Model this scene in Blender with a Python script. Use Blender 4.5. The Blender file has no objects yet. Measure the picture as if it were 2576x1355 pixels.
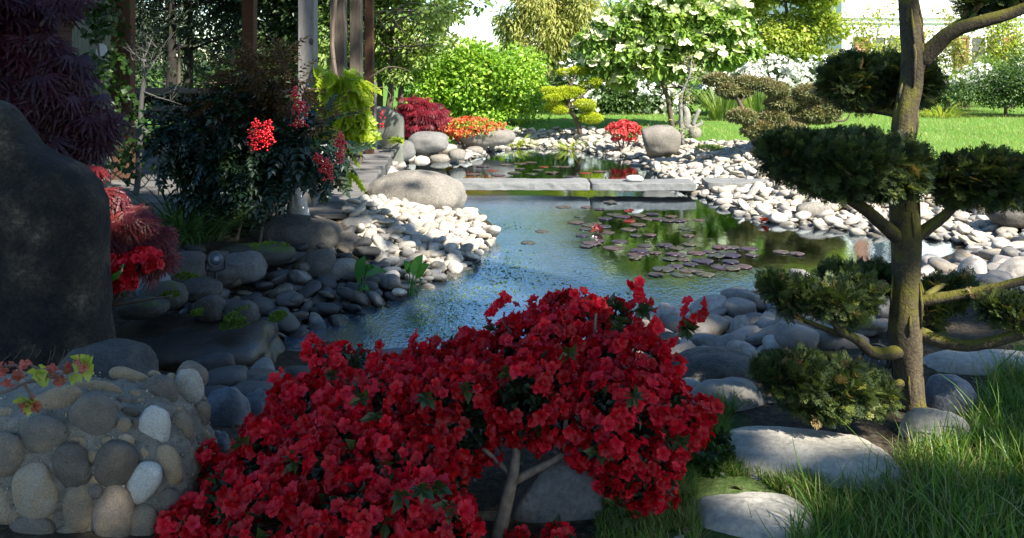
import bpy, bmesh, math, random
import numpy as np
from mathutils import Vector

rng = np.random.default_rng(11)
random.seed(11)
SC = bpy.context.scene
COL = SC.collection

# ------------------------------------------------------------------ camera model (level camera with a lens shift)
FOC, CX, HY, CAMZ = 2005.0, 1288.0, 151.0, 1.5


def P(x, y, d):
    """A point of the photograph carried out to its real distance d (metres)."""
    return np.array([(x - CX) / FOC * d, d, CAMZ - (y - HY) / FOC * d])


def G(x, y, z=0.0):
    """A point of the photograph that lies on level ground of height z."""
    d = (CAMZ - z) * FOC / (y - HY)
    return np.array([(x - CX) / FOC * d, d, z])


# ------------------------------------------------------------------ noise
def _hash(ix, iy, iz, seed):
    n = (ix.astype(np.int64) * 374761393 + iy.astype(np.int64) * 668265263 + iz.astype(np.int64) * 1274126177 + seed * 974634539) & 0xFFFFFFFF
    n = ((n ^ (n >> 13)) * 1103515245) & 0xFFFFFFFF
    n = ((n ^ (n >> 16)) * 2246822519) & 0xFFFFFFFF
    return ((n ^ (n >> 15)) & 0xFFFFFF) / float(0xFFFFFF) * 2 - 1


def vnoise(p, seed=0):
    p = np.asarray(p, float)
    i = np.floor(p).astype(np.int64)
    f = p - i
    f = f * f * (3 - 2 * f)
    out = 0
    for dx in (0, 1):
        for dy in (0, 1):
            for dz in (0, 1):
                w = (f[:, 0] if dx else 1 - f[:, 0]) * (f[:, 1] if dy else 1 - f[:, 1]) * (f[:, 2] if dz else 1 - f[:, 2])
                out = out + w * _hash(i[:, 0] + dx, i[:, 1] + dy, i[:, 2] + dz, seed)
    return out


def fbm(p, seed=0, octv=3):
    a, s, t = 1.0, 0.0, 0.0
    p = np.asarray(p, float)
    for k in range(octv):
        s = s + a * vnoise(p * (2 ** k) + 13.7 * k, seed + k)
        t += a
        a *= 0.5
    return s / t


def unit(v):
    v = np.asarray(v, float)
    return v / np.maximum(np.linalg.norm(v, axis=-1, keepdims=True), 1e-9)


def rand_dirs(n, r=None):
    return unit((r or rng).normal(size=(n, 3)))


def sstep(a, b, x):
    t = np.clip((x - a) / (b - a), 0, 1)
    return t * t * (3 - 2 * t)


# ------------------------------------------------------------------ objects
ROOT = {}


def thing(name, label, cat, loc, group=None):
    o = bpy.data.objects.new(name, None)
    COL.objects.link(o)
    o.empty_display_size = 0.1
    o.location = [float(c) for c in loc]
    ROOT[o.name] = np.array(loc, float)
    o['label'] = label
    o['category'] = cat
    if group:
        o['group'] = group
    return o


def tag(o, label=None, cat=None, group=None, kind=None):
    if label: o['label'] = label
    if cat: o['category'] = cat
    if group: o['group'] = group
    if kind: o['kind'] = kind
    return o


class MB:
    """Collects pieces (vertices, faces, a random value per vertex) into one mesh."""

    def __init__(self):
        self.v, self.f3, self.f4, self.r, self.n = [], [], [], [], 0
        self.m3, self.m4 = [], []

    def add(self, V, F, rnd=0.5, mi=0):
        V = np.asarray(V, float)
        for fa in F:
            fa = np.asarray(fa, np.int64)
            if fa.size == 0: continue
            if fa.shape[1] == 3:
                self.f3.append(fa + self.n); self.m3.append(np.full(len(fa), mi))
            else:
                self.f4.append(fa + self.n); self.m4.append(np.full(len(fa), mi))
        self.v.append(V)
        self.r.append(np.full(len(V), rnd, float) if np.isscalar(rnd) else np.asarray(rnd, float))
        self.n += len(V)
        return self

    def build(self, name, mats, parent=None, loc=None, smooth=False):
        V = np.concatenate(self.v)
        if parent is not None:
            org = ROOT[parent.name]
        else:
            org = np.array(loc if loc is not None else (V[:, 0].mean(), V[:, 1].mean(), V[:, 2].min()), float)
        me = bpy.data.meshes.new(name)
        f3 = np.concatenate(self.f3) if self.f3 else np.zeros((0, 3), np.int64)
        f4 = np.concatenate(self.f4) if self.f4 else np.zeros((0, 4), np.int64)
        me.vertices.add(len(V))
        me.vertices.foreach_set('co', (V - org).astype(np.float32).ravel())
        nl = f3.size + f4.size
        me.loops.add(nl)
        me.polygons.add(len(f3) + len(f4))
        me.loops.foreach_set('vertex_index', np.concatenate([f3.ravel(), f4.ravel()]).astype(np.int32))
        st = np.concatenate([np.arange(len(f3)) * 3, f3.size + np.arange(len(f4)) * 4]).astype(np.int32)
        me.polygons.foreach_set('loop_start', st)
        if not isinstance(mats, (list, tuple)): mats = [mats]
        for m in mats: me.materials.append(m)
        if len(mats) > 1:
            mi = np.concatenate((self.m3 or [np.zeros(0)]) + (self.m4 or [np.zeros(0)])).astype(np.int32)
            me.polygons.foreach_set('material_index', mi)
        me.polygons.foreach_set('use_smooth', np.full(len(f3) + len(f4), bool(smooth)))
        at = me.attributes.new('rnd', 'FLOAT', 'POINT')
        at.data.foreach_set('value', np.concatenate(self.r).astype(np.float32))
        me.update(calc_edges=True)
        o = bpy.data.objects.new(name, me)
        COL.objects.link(o)
        if parent is not None:
            o.parent = parent
            ROOT[o.name] = org
        else:
            o.location = [float(c) for c in org]
            ROOT[o.name] = org
        return o


# ------------------------------------------------------------------ scatter of a template
def frames(dirs, ups):
    y = unit(dirs)
    u = np.asarray(ups, float)
    z = u - (u * y).sum(1, keepdims=True) * y
    bad = np.linalg.norm(z, axis=1) < 1e-4
    if bad.any(): z[bad] = np.cross(y[bad], [0.3, 0.5, 0.8])
    z = unit(z)
    x = np.cross(y, z)
    return np.stack([x, y, z], axis=2)


def scatter(mb, tpl, pos, R, s, rnd=None, mi=0):
    T, F = tpl
    m, k = len(pos), len(T)
    if m == 0: return
    s = np.asarray(s, float)
    L = T[None, :, :] * (s[:, None, None] if s.ndim == 1 else s[:, None, :])
    V = np.einsum('mij,mkj->mki', R, L) + np.asarray(pos)[:, None, :]
    rnd = rng.random(m) if rnd is None else np.broadcast_to(rnd, (m,))
    Fs = []
    for fa in F:
        fa = np.asarray(fa, np.int64)
        if fa.size == 0: continue
        Fs.append((fa[None] + (np.arange(m) * k)[:, None, None]).reshape(-1, fa.shape[1]))
    mb.add(V.reshape(-1, 3), Fs, np.repeat(rnd, k), mi)


# ------------------------------------------------------------------ templates
def T_leaf(w=0.3, fold=0.10, droop=0.12):
    V = np.array([(0, 0, 0), (0, .5, -.02), (0, 1, -droop), (w, .42, fold), (-w, .42, fold)], float)
    return V, [[(0, 3, 2, 1), (0, 1, 2, 4)]]


def T_blade(seg=3, w=0.03, bend=0.5):
    V, F = [], []
    for i in range(seg):
        t = i / seg
        V += [(-w * (1 - t * .6), bend * t * t, t), (w * (1 - t * .6), bend * t * t, t)]
    V.append((0, bend, 0.97))
    for i in range(seg - 1):
        F.append((2 * i, 2 * i + 1, 2 * i + 3, 2 * i + 2))
    n = len(V)
    return np.array(V, float), [F, [(n - 3, n - 2, n - 1)]]


def T_pinnate(pairs=5, w=0.11, ll=0.34, droop=0.35):
    V, F3, F4 = [], [], []

    def leaf(b, dirv, l):
        dirv = np.array(dirv, float); dirv /= np.linalg.norm(dirv)
        side = np.cross(dirv, (0, 0, 1)); side /= np.linalg.norm(side)
        k = len(V)
        b = np.array(b)
        V.extend([b, b + dirv * l * .5 + (0, 0, -.015), b + dirv * l + (0, 0, -.08 * l * 3), b + dirv * l * .42 + side * w * l / .34 + (0, 0, .02), b + dirv * l * .42 - side * w * l / .34 + (0, 0, .02)])
        F4.extend([(k, k + 3, k + 2, k + 1), (k, k + 1, k + 2, k + 4)])
    for i in range(pairs):
        t = .22 + .62 * i / max(1, pairs - 1)
        z = -droop * t * t
        l = ll * (1 - .35 * t)
        for sx in (-1, 1):
            leaf((0, t, z), (sx * .8, .55, -.18), l)
    leaf((0, .9, -droop * .8), (0, 1, -.5), ll * .75)
    k = len(V)
    V.extend([(-.008, 0, 0), (.008, 0, 0), (.006, .9, -droop * .8), (-.006, .9, -droop * .8)])
    F4.append((k, k + 1, k + 2, k + 3))
    return np.array(V, float), [F4]


def T_lace(lobes=7, w=0.035, droop=0.3, seed=0):
    """A finely cut maple leaf: narrow hanging lobes with side teeth."""
    r = np.random.default_rng(seed)
    V, F = [], []
    for i in range(lobes):
        a = (i - (lobes - 1) / 2) / (lobes - 1) * 2.5
        l = 1 - .35 * abs(a) / 1.25 + r.uniform(-.06, .06)
        d = np.array([math.sin(a), math.cos(a), 0])
        sd = np.array([d[1], -d[0], 0])
        k = len(V)
        for t, ww in ((0, .3), (.35, 1), (.7, .75)):
            c = d * l * t + np.array([0, 0, -droop * t * t])
            V.extend([c + sd * w * ww, c - sd * w * ww])
        V.append(d * l + np.array([0, 0, -droop]))
        F += [(k, k + 2, k + 3, k + 1), (k + 2, k + 4, k + 5, k + 3)]
        F += [(k + 4, k + 6, k + 6, k + 5)]
        for t in (.45, .65):
            for sg in (-1, 1):
                k2 = len(V)
                c = d * l * t + np.array([0, 0, -droop * t * t])
                e = c + (d * .8 + sd * sg * .75) * .2 * l + np.array([0, 0, -.05])
                V.extend([c - d * .02, c + d * .03, e])
                F.append((k2, k2 + 1, k2 + 2, k2 + 2))
    V = np.array(V, float)
    F3 = [(a, b, c) for a, b, c, d in F if c == d] + [(a, b, d) for a, b, c, d in F if b == c]
    F4 = [f for f in F if len(set(f)) == 4]
    return V, [F3, F4]


def T_spray(seed=0, n=5, w=0.06):
    """A flat cypress spray: spine with alternate side branchlets, each with little scales."""
    r = np.random.default_rng(seed)
    V, F3, F4 = [], [], []

    def strip(a, b, w0, w1, z0, z1):
        a = np.array(a, float); b = np.array(b, float)
        d = b - a; d /= np.linalg.norm(d)
        sd = np.array([d[1], -d[0]])
        k = len(V)
        V.extend([(*(a + sd * w0), z0), (*(a - sd * w0), z0), (*(b - sd * w1), z1), (*(b + sd * w1), z1)])
        F4.append((k, k + 1, k + 2, k + 3))
    strip((0, 0), (0, 1), w * .5, w * .2, 0, -.1)
    for i in range(n):
        t = .12 + .75 * i / n
        for sg in (-1, 1):
            l = (.55 - .38 * t) * r.uniform(.8, 1.15)
            a = r.uniform(.62, .85) * sg
            b = (math.sin(a) * l, t + math.cos(a) * l)
            z = r.uniform(-.06, .05)
            strip((0, t), b, w * .55, w * .25, -.1 * t, -.1 * t + z)
            for q in (.45, .75):
                c = (b[0] * q, t + (b[1] - t) * q)
                for s2 in (-1, 1):
                    a2 = a + s2 * .7
                    l2 = l * .4 * (1.1 - q * .5)
                    strip(c, (c[0] + math.sin(a2) * l2, c[1] + math.cos(a2) * l2), w * .42, w * .2, -.1 * t + z * q, -.1 * t + z * q + r.uniform(-.05, .05))
    return np.array(V, float), [F4]


def T_flower(seed=0, petals=5, stamens=True):
    """Ruffled funnel flower opening along +Z, unit radius about 0.5."""
    r = np.random.default_rng(seed)
    V, F3, F4 = [(0, 0, -.03)], [], []
    for p in range(petals):
        a = p / petals * 2 * math.pi + r.uniform(-.08, .08)
        ca, sa = math.cos(a), math.sin(a)
        k = len(V)
        lift = r.uniform(-.06, .06)
        rows = [(.05, .0, .05), (.15, .2, .13), (.33, .31 + lift, .235), (.49, .34 + lift, .19), (.58, .30 + lift * 1.5, .05)]
        for i, (rr, zz, ww) in enumerate(rows):
            for j, sg in enumerate((-1, 0, 1)):
                x = rr * (1 - .06 * (sg != 0))
                y = sg * ww
                z = zz + (0.05 if sg else -.02) + (r.uniform(-.075, .075) if i >= 2 else 0)
                V.append((x * ca - y * sa, x * sa + y * ca, z))
        F3 += [(0, k, k + 1), (0, k + 1, k + 2)]
        for i in range(4):
            for j in range(2):
                b = k + i * 3 + j
                F4.append((b, b + 3, b + 4, b + 1))
    if stamens:
        for q in range(5):
            a = r.uniform(0, 6.28)
            k = len(V)
            e = (math.cos(a) * .16, math.sin(a) * .16, .66 + r.uniform(-.08, .1))
            V.extend([(e[0] + .02, e[1], e[2]), e])
            F3.append((0, k, k + 1))
    return np.array(V, float), [F3, F4]


def T_bract(seed=0):
    """Four broad pale bracts round a green knob, facing +Z."""
    r = np.random.default_rng(seed)
    V, F, F3 = [(0, 0, .05)], [], []
    for p in range(4):
        a = p * math.pi / 2 + r.uniform(-.1, .1)
        ca, sa = math.cos(a), math.sin(a)
        k = len(V)
        for rr, ww, zz in ((.05, .06, 0), (.3, .27, .05), (.46, .2, .03), (.56, .03, .07)):
            for sg in (-1, 1):
                V.append((rr * ca - sg * ww * sa, rr * sa + sg * ww * ca, zz + r.uniform(-.03, .03)))
        F3.append((0, k, k + 1))
        for i in range(3):
            F.append((k + 2 * i, k + 2 * i + 2, k + 2 * i + 3, k + 2 * i + 1))
    return np.array(V, float), [F, F3]


# ------------------------------------------------------------------ solids
_ICO = {}


def ico(k):
    if k not in _ICO:
        bm = bmesh.new()
        bmesh.ops.create_icosphere(bm, subdivisions=k, radius=1)
        V = np.array([v.co[:] for v in bm.verts])
        F = np.array([[v.index for v in f.verts] for f in bm.faces])
        bm.free()
        _ICO[k] = (V, [F])
    return _ICO[k]


_CUB = {}


def cub(n):
    """Gridded cube surface, shared vertices, coordinates in -1..1."""
    if n not in _CUB:
        idx, V, F = {}, [], []

        def vid(p):
            if p not in idx:
                idx[p] = len(V); V.append([2 * c / n - 1 for c in p])
            return idx[p]
        for ax in range(3):
            b, c = (ax + 1) % 3, (ax + 2) % 3
            for side in (0, n):
                for i in range(n):
                    for j in range(n):
                        q = []
                        for di, dj in ((0, 0), (1, 0), (1, 1), (0, 1)):
                            p = [0, 0, 0]
                            p[ax] = side; p[b] = i + di; p[c] = j + dj
                            q.append(vid(tuple(p)))
                        F.append(q if side else q[::-1])
        _CUB[n] = (np.array(V, float), [np.array(F)])
    return _CUB[n]


def rotz(V, a):
    c, s = math.cos(a), math.sin(a)
    return np.stack([V[:, 0] * c - V[:, 1] * s, V[:, 0] * s + V[:, 1] * c, V[:, 2]], 1)


def stone_verts(half, seed, k=4, e=2.5, rough=.12, fine=.02, rot=0.0, tilt=(0, 0), cut=0, box=0):
    V, F = cub(box) if box else ico(k)
    n = unit(V) if not box else V / np.maximum(np.abs(V).max(1, keepdims=True), 1e-6)
    p = n / ((np.abs(n) ** e).sum(1, keepdims=True) ** (1 / e))
    q = unit(p)
    p = p * (1 + rough * fbm(q * 1.3 + seed * 3.1, seed, 2) + fine * fbm(q * 5 + seed, seed + 5, 3))[:, None]
    r = np.random.default_rng(seed)
    for c in range(cut):
        d = rand_dirs(1, r)[0]
        lim = r.uniform(.72, .9)
        s = p @ d
        p = p - np.maximum(s - lim, 0)[:, None] * d * .85
    p = p * np.asarray(half)
    if tilt[0] or tilt[1]:
        a, b = tilt
        ca, sa = math.cos(a), math.sin(a)
        p = np.stack([p[:, 0], p[:, 1] * ca - p[:, 2] * sa, p[:, 1] * sa + p[:, 2] * ca], 1)
        cb, sb = math.cos(b), math.sin(b)
        p = np.stack([p[:, 0] * cb + p[:, 2] * sb, p[:, 1], -p[:, 0] * sb + p[:, 2] * cb], 1)
    return rotz(p, rot), F


def tube(mb, pts, rad, sides=8, rnd=.5, mi=0, bark=0.0, seed=0, cap=True):
    pts = np.asarray(pts, float)
    rad = np.broadcast_to(np.asarray(rad, float), (len(pts),))
    t = np.gradient(pts, axis=0) if len(pts) > 1 else np.array([[0, 0, 1.]])
    t = unit(t)
    ref = np.array([0.13, 0.91, 0.2]) if abs(t[0][2]) > .7 else np.array([0, 0, 1.])
    rings = []
    x = None
    for i in range(len(pts)):
        if x is None:
            x = unit(np.cross(t[i], ref))
        else:
            x = unit(x - (x @ t[i]) * t[i])
        y = np.cross(t[i], x)
        a = np.arange(sides) / sides * 2 * math.pi
        rings.append(pts[i] + rad[i] * (np.cos(a)[:, None] * x + np.sin(a)[:, None] * y))
    V = np.concatenate(rings)
    if bark:
        c = np.repeat(pts, sides, 0)
        q = V * np.array([1, 1, .25]) / max(rad.max(), 1e-4) * 1.6
        V = c + (V - c) * (1 + bark * fbm(q, seed, 3))[:, None]
    F = []
    for i in range(len(pts) - 1):
        for j in range(sides):
            k = (j + 1) % sides
            F.append((i * sides + j, i * sides + k, (i + 1) * sides + k, (i + 1) * sides + j))
    F3 = []
    if cap:
        n = len(V)
        V = np.concatenate([V, pts[:1], pts[-1:]])
        for j in range(sides):
            k = (j + 1) % sides
            F3.append((n, k, j))
            F3.append((n + 1, (len(pts) - 1) * sides + j, (len(pts) - 1) * sides + k))
    mb.add(V, [F, F3] if F3 else [F], rnd, mi)


def spline(pts, n=12):
    """Catmull-Rom through the given points (any number of columns)."""
    p = np.asarray(pts, float)
    if len(p) < 3:
        t = np.linspace(0, 1, n)[:, None]
        return p[0] * (1 - t) + p[-1] * t
    q = np.concatenate([2 * p[:1] - p[1:2], p, 2 * p[-1:] - p[-2:-1]])
    out = []
    m = len(p) - 1
    for u in np.linspace(0, m, n):
        i = min(int(u), m - 1)
        t = u - i
        a, b, c, d = q[i], q[i + 1], q[i + 2], q[i + 3]
        out.append(.5 * ((2 * b) + (c - a) * t + (2 * a - 5 * b + 4 * c - d) * t * t + (3 * b - a - 3 * c + d) * t ** 3))
    return np.array(out)


def box(mb, lo, hi, rnd=.5, mi=0, bev=0.0):
    lo = np.array(lo, float); hi = np.array(hi, float)
    lo, hi = np.minimum(lo, hi), np.maximum(lo, hi)
    if bev <= 0:
        V = np.array([(x, y, z) for z in (lo[2], hi[2]) for y in (lo[1], hi[1]) for x in (lo[0], hi[0])])
        F = [(0, 2, 3, 1), (4, 5, 7, 6), (0, 1, 5, 4), (2, 6, 7, 3), (0, 4, 6, 2), (1, 3, 7, 5)]
        mb.add(V, [F], rnd, mi)
        return
    b = min(bev, (hi - lo).min() * .45)
    V, idx = [], {}
    for sx in (0, 1):
        for sy in (0, 1):
            for sz in (0, 1):
                c = np.array([hi[0] if sx else lo[0], hi[1] if sy else lo[1], hi[2] if sz else lo[2]])
                inn = np.array([-1 if sx else 1, -1 if sy else 1, -1 if sz else 1]) * b
                for ax in range(3):
                    p = c + inn
                    p[ax] = c[ax]
                    idx[(sx, sy, sz, ax)] = len(V)
                    V.append(p)
    F4, F3 = [], []
    I = lambda s, ax: idx[(*s, ax)]
    for ax in range(3):
        b1, c1 = (ax + 1) % 3, (ax + 2) % 3
        for sd in (0, 1):
            q = []
            for (u, v) in ((0, 0), (1, 0), (1, 1), (0, 1)):
                s = [0, 0, 0]; s[ax] = sd; s[b1] = u; s[c1] = v
                q.append(I(tuple(s), ax))
            F4.append(q if sd else q[::-1])
        for u in (0, 1):
            for v in (0, 1):
                s0 = [0, 0, 0]; s1 = [0, 0, 0]
                s0[b1] = s1[b1] = u; s0[c1] = s1[c1] = v
                s1[ax] = 1
                F4.append((I(tuple(s0), b1), I(tuple(s1), b1), I(tuple(s1), c1), I(tuple(s0), c1)))
    for s in [(x, y, z) for x in (0, 1) for y in (0, 1) for z in (0, 1)]:
        F3.append((I(s, 0), I(s, 1), I(s, 2)))
    mb.add(np.array(V), [F4, F3], rnd, mi)


def in_poly(pts, poly):
    pts = np.asarray(pts, float); poly = np.asarray(poly, float)
    ins = np.zeros(len(pts), bool)
    j = len(poly) - 1
    for i in range(len(poly)):
        xi, yi = poly[i]; xj, yj = poly[j]
        c = ((yi > pts[:, 1]) != (yj > pts[:, 1])) & (pts[:, 0] < (xj - xi) * (pts[:, 1] - yi) / (yj - yi + 1e-12) + xi)
        ins ^= c
        j = i
    return ins


def poly_dist(pts, poly):
    pts = np.asarray(pts, float); poly = np.asarray(poly, float)
    best = np.full(len(pts), 1e9)
    for i in range(len(poly)):
        a = poly[i]; b = poly[(i + 1) % len(poly)]
        ab = b - a
        t = np.clip(((pts - a) @ ab) / (ab @ ab + 1e-12), 0, 1)
        best = np.minimum(best, np.linalg.norm(pts - (a + t[:, None] * ab), axis=1))
    return best


# ------------------------------------------------------------------ materials
def mat(name):
    m = bpy.data.materials.new(name)
    m.use_nodes = True
    nt = m.node_tree
    nt.nodes.clear()
    out = nt.nodes.new('ShaderNodeOutputMaterial')
    return m, nt, out


def N(nt, kind, **kw):
    n = nt.nodes.new(kind)
    for k, v in kw.items():
        if k in n.inputs: n.inputs[k].default_value = v
        else: setattr(n, k, v)
    return n


def ramp(nt, cols, pos=None):
    r = nt.nodes.new('ShaderNodeValToRGB')
    el = r.color_ramp.elements
    n = len(cols)
    pos = pos or [i / max(1, n - 1) for i in range(n)]
    while len(el) < n: el.new(0.5)
    for e, p, c in zip(el, pos, cols):
        e.position = p; e.color = (*c, 1)
    return r


def leaf_mat(name, cols, trans=.3, rough=.5, tcol=None, spec=.4, pos=None):
    m, nt, out = mat(name)
    L = nt.links
    a = N(nt, 'ShaderNodeAttribute', attribute_name='rnd')
    r = ramp(nt, cols, pos)
    L.new(a.outputs['Fac'], r.inputs['Fac'])
    p = N(nt, 'ShaderNodeBsdfPrincipled', Roughness=rough)
    p.inputs['Specular IOR Level'].default_value = spec
    L.new(r.outputs['Color'], p.inputs['Base Color'])
    if trans > 0:
        t = N(nt, 'ShaderNodeBsdfTranslucent')
        mx = N(nt, 'ShaderNodeMix', data_type='RGBA', blend_type='MULTIPLY')
        mx.inputs['Factor'].default_value = 1
        L.new(r.outputs['Color'], mx.inputs['A'])
        mx.inputs['B'].default_value = (*(tcol or (1.5, 1.5, .7)), 1)
        L.new(mx.outputs['Result'], t.inputs['Color'])
        ms = N(nt, 'ShaderNodeMixShader')
        ms.inputs['Fac'].default_value = trans
        L.new(p.outputs[0], ms.inputs[1]); L.new(t.outputs[0], ms.inputs[2])
        L.new(ms.outputs[0], out.inputs['Surface'])
    else:
        L.new(p.outputs[0], out.inputs['Surface'])
    return m


def stone_mat(name, cols, scale=6, rough=.75, bump=.25, speck=.25, vein=0, moss=None, moss_amt=0, pos=None, var=.5, streak=0, spec=.35, bd=.01, wet=False):
    """Stone: tone per stone (attribute rnd) plus mottling, grain, optional pale veins and moss on top faces."""
    m, nt, out = mat(name)
    L = nt.links
    tc = N(nt, 'ShaderNodeTexCoord')
    a = N(nt, 'ShaderNodeAttribute', attribute_name='rnd')
    n1 = N(nt, 'ShaderNodeTexNoise', Scale=scale, Detail=6.0, Roughness=.65)
    n2 = N(nt, 'ShaderNodeTexNoise', Scale=scale * 14, Detail=4.0, Roughness=.7)
    mp = None
    if streak:
        mp = N(nt, 'ShaderNodeMapping')
        mp.inputs['Scale'].default_value = (1, 1, 1 / streak)
        mp.inputs['Rotation'].default_value = (.3, .5, .2)
        L.new(tc.outputs['Object'], mp.inputs['Vector'])
        L.new(mp.outputs[0], n1.inputs['Vector'])
    else:
        L.new(tc.outputs['Object'], n1.inputs['Vector'])
    L.new(tc.outputs['Object'], n2.inputs['Vector'])
    # fac = rnd*var + noise*(1-var)
    ma = N(nt, 'ShaderNodeMath', operation='MULTIPLY'); L.new(a.outputs['Fac'], ma.inputs[0]); ma.inputs[1].default_value = var
    mr = N(nt, 'ShaderNodeMapRange'); mr.inputs['From Min'].default_value = .25; mr.inputs['From Max'].default_value = .75
    mr.inputs['To Max'].default_value = 1 - var
    L.new(n1.outputs['Fac'], mr.inputs['Value'])
    ad = N(nt, 'ShaderNodeMath', operation='ADD'); L.new(ma.outputs[0], ad.inputs[0]); L.new(mr.outputs[0], ad.inputs[1])
    r = ramp(nt, cols, pos)
    L.new(ad.outputs[0], r.inputs['Fac'])
    col = r.outputs['Color']
    # grain
    g = N(nt, 'ShaderNodeMapRange'); g.inputs['From Min'].default_value = .3; g.inputs['From Max'].default_value = .7
    g.inputs['To Min'].default_value = 1 - speck; g.inputs['To Max'].default_value = 1 + speck
    L.new(n2.outputs['Fac'], g.inputs['Value'])
    mx = N(nt, 'ShaderNodeMix', data_type='RGBA', blend_type='MULTIPLY'); mx.inputs['Factor'].default_value = 1
    L.new(col, mx.inputs['A']); L.new(g.outputs[0], mx.inputs['B'])
    col = mx.outputs['Result']
    if vein:
        n3 = N(nt, 'ShaderNodeTexNoise', Scale=scale * .45, Detail=3.0); n3.inputs['Distortion'].default_value = .4
        L.new(tc.outputs['Object'], n3.inputs['Vector'])
        s = N(nt, 'ShaderNodeMath', operation='SUBTRACT'); L.new(n3.outputs['Fac'], s.inputs[0]); s.inputs[1].default_value = .5
        ab = N(nt, 'ShaderNodeMath', operation='ABSOLUTE'); L.new(s.outputs[0], ab.inputs[0])
        vr = N(nt, 'ShaderNodeMapRange'); vr.inputs['From Min'].default_value = .0; vr.inputs['From Max'].default_value = .012
        vr.inputs['To Min'].default_value = vein; vr.inputs['To Max'].default_value = 0
        L.new(ab.outputs[0], vr.inputs['Value'])
        mv = N(nt, 'ShaderNodeMix', data_type='RGBA'); L.new(vr.outputs[0], mv.inputs['Factor'])
        L.new(col, mv.inputs['A']); mv.inputs['B'].default_value = (.62, .6, .55, 1)
        col = mv.outputs['Result']
    if moss:
        ge = N(nt, 'ShaderNodeNewGeometry')
        sx = N(nt, 'ShaderNodeSeparateXYZ'); L.new(ge.outputs['Normal'], sx.inputs[0])
        n4 = N(nt, 'ShaderNodeTexNoise', Scale=scale * .8, Detail=5.0, Roughness=.7); L.new(tc.outputs['Object'], n4.inputs['Vector'])
        mm = N(nt, 'ShaderNodeMath', operation='MULTIPLY_ADD'); L.new(sx.outputs['Z'], mm.inputs[0]); mm.inputs[1].default_value = .35
        L.new(n4.outputs['Fac'], mm.inputs[2])
        rr = N(nt, 'ShaderNodeMapRange'); rr.inputs['From Min'].default_value = .95 - moss_amt; rr.inputs['From Max'].default_value = 1.12 - moss_amt
        L.new(mm.outputs[0], rr.inputs['Value'])
        mo = N(nt, 'ShaderNodeMix', data_type='RGBA'); L.new(rr.outputs[0], mo.inputs['Factor'])
        L.new(col, mo.inputs['A']); mo.inputs['B'].default_value = (*moss, 1)
        col = mo.outputs['Result']
    b1 = N(nt, 'ShaderNodeBump', Strength=bump, Distance=bd)
    sm = N(nt, 'ShaderNodeMath', operation='ADD'); L.new(n1.outputs['Fac'], sm.inputs[0])
    n2s = N(nt, 'ShaderNodeMath', operation='MULTIPLY'); L.new(n2.outputs['Fac'], n2s.inputs[0]); n2s.inputs[1].default_value = .35
    L.new(n2s.outputs[0], sm.inputs[1])
    L.new(sm.outputs[0], b1.inputs['Height'])
    p = N(nt, 'ShaderNodeBsdfPrincipled', Roughness=rough)
    p.inputs['Specular IOR Level'].default_value = spec
    if wet:   # stones standing in the water are wet: darker and shinier up to a ragged line
        ge = N(nt, 'ShaderNodeNewGeometry')
        sz = N(nt, 'ShaderNodeSeparateXYZ'); L.new(ge.outputs['Position'], sz.inputs[0])
        hz_ = N(nt, 'ShaderNodeMath', operation='MULTIPLY_ADD'); L.new(n1.outputs['Fac'], hz_.inputs[0]); hz_.inputs[1].default_value = -.06; L.new(sz.outputs['Z'], hz_.inputs[2])
        wr = N(nt, 'ShaderNodeMapRange'); wr.inputs['From Min'].default_value = -.012; wr.inputs['From Max'].default_value = .012; wr.inputs['To Min'].default_value = .32
        L.new(hz_.outputs[0], wr.inputs['Value'])
        mw = N(nt, 'ShaderNodeMix', data_type='RGBA', blend_type='MULTIPLY'); mw.inputs['Factor'].default_value = 1
        L.new(col, mw.inputs['A']); L.new(wr.outputs[0], mw.inputs['B']); col = mw.outputs['Result']
        wq = N(nt, 'ShaderNodeMath', operation='MULTIPLY'); L.new(wr.outputs[0], wq.inputs[0]); wq.inputs[1].default_value = rough; L.new(wq.outputs[0], p.inputs['Roughness'])
    L.new(col, p.inputs['Base Color']); L.new(b1.outputs[0], p.inputs['Normal'])
    L.new(p.outputs[0], out.inputs['Surface'])
    return m


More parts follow.
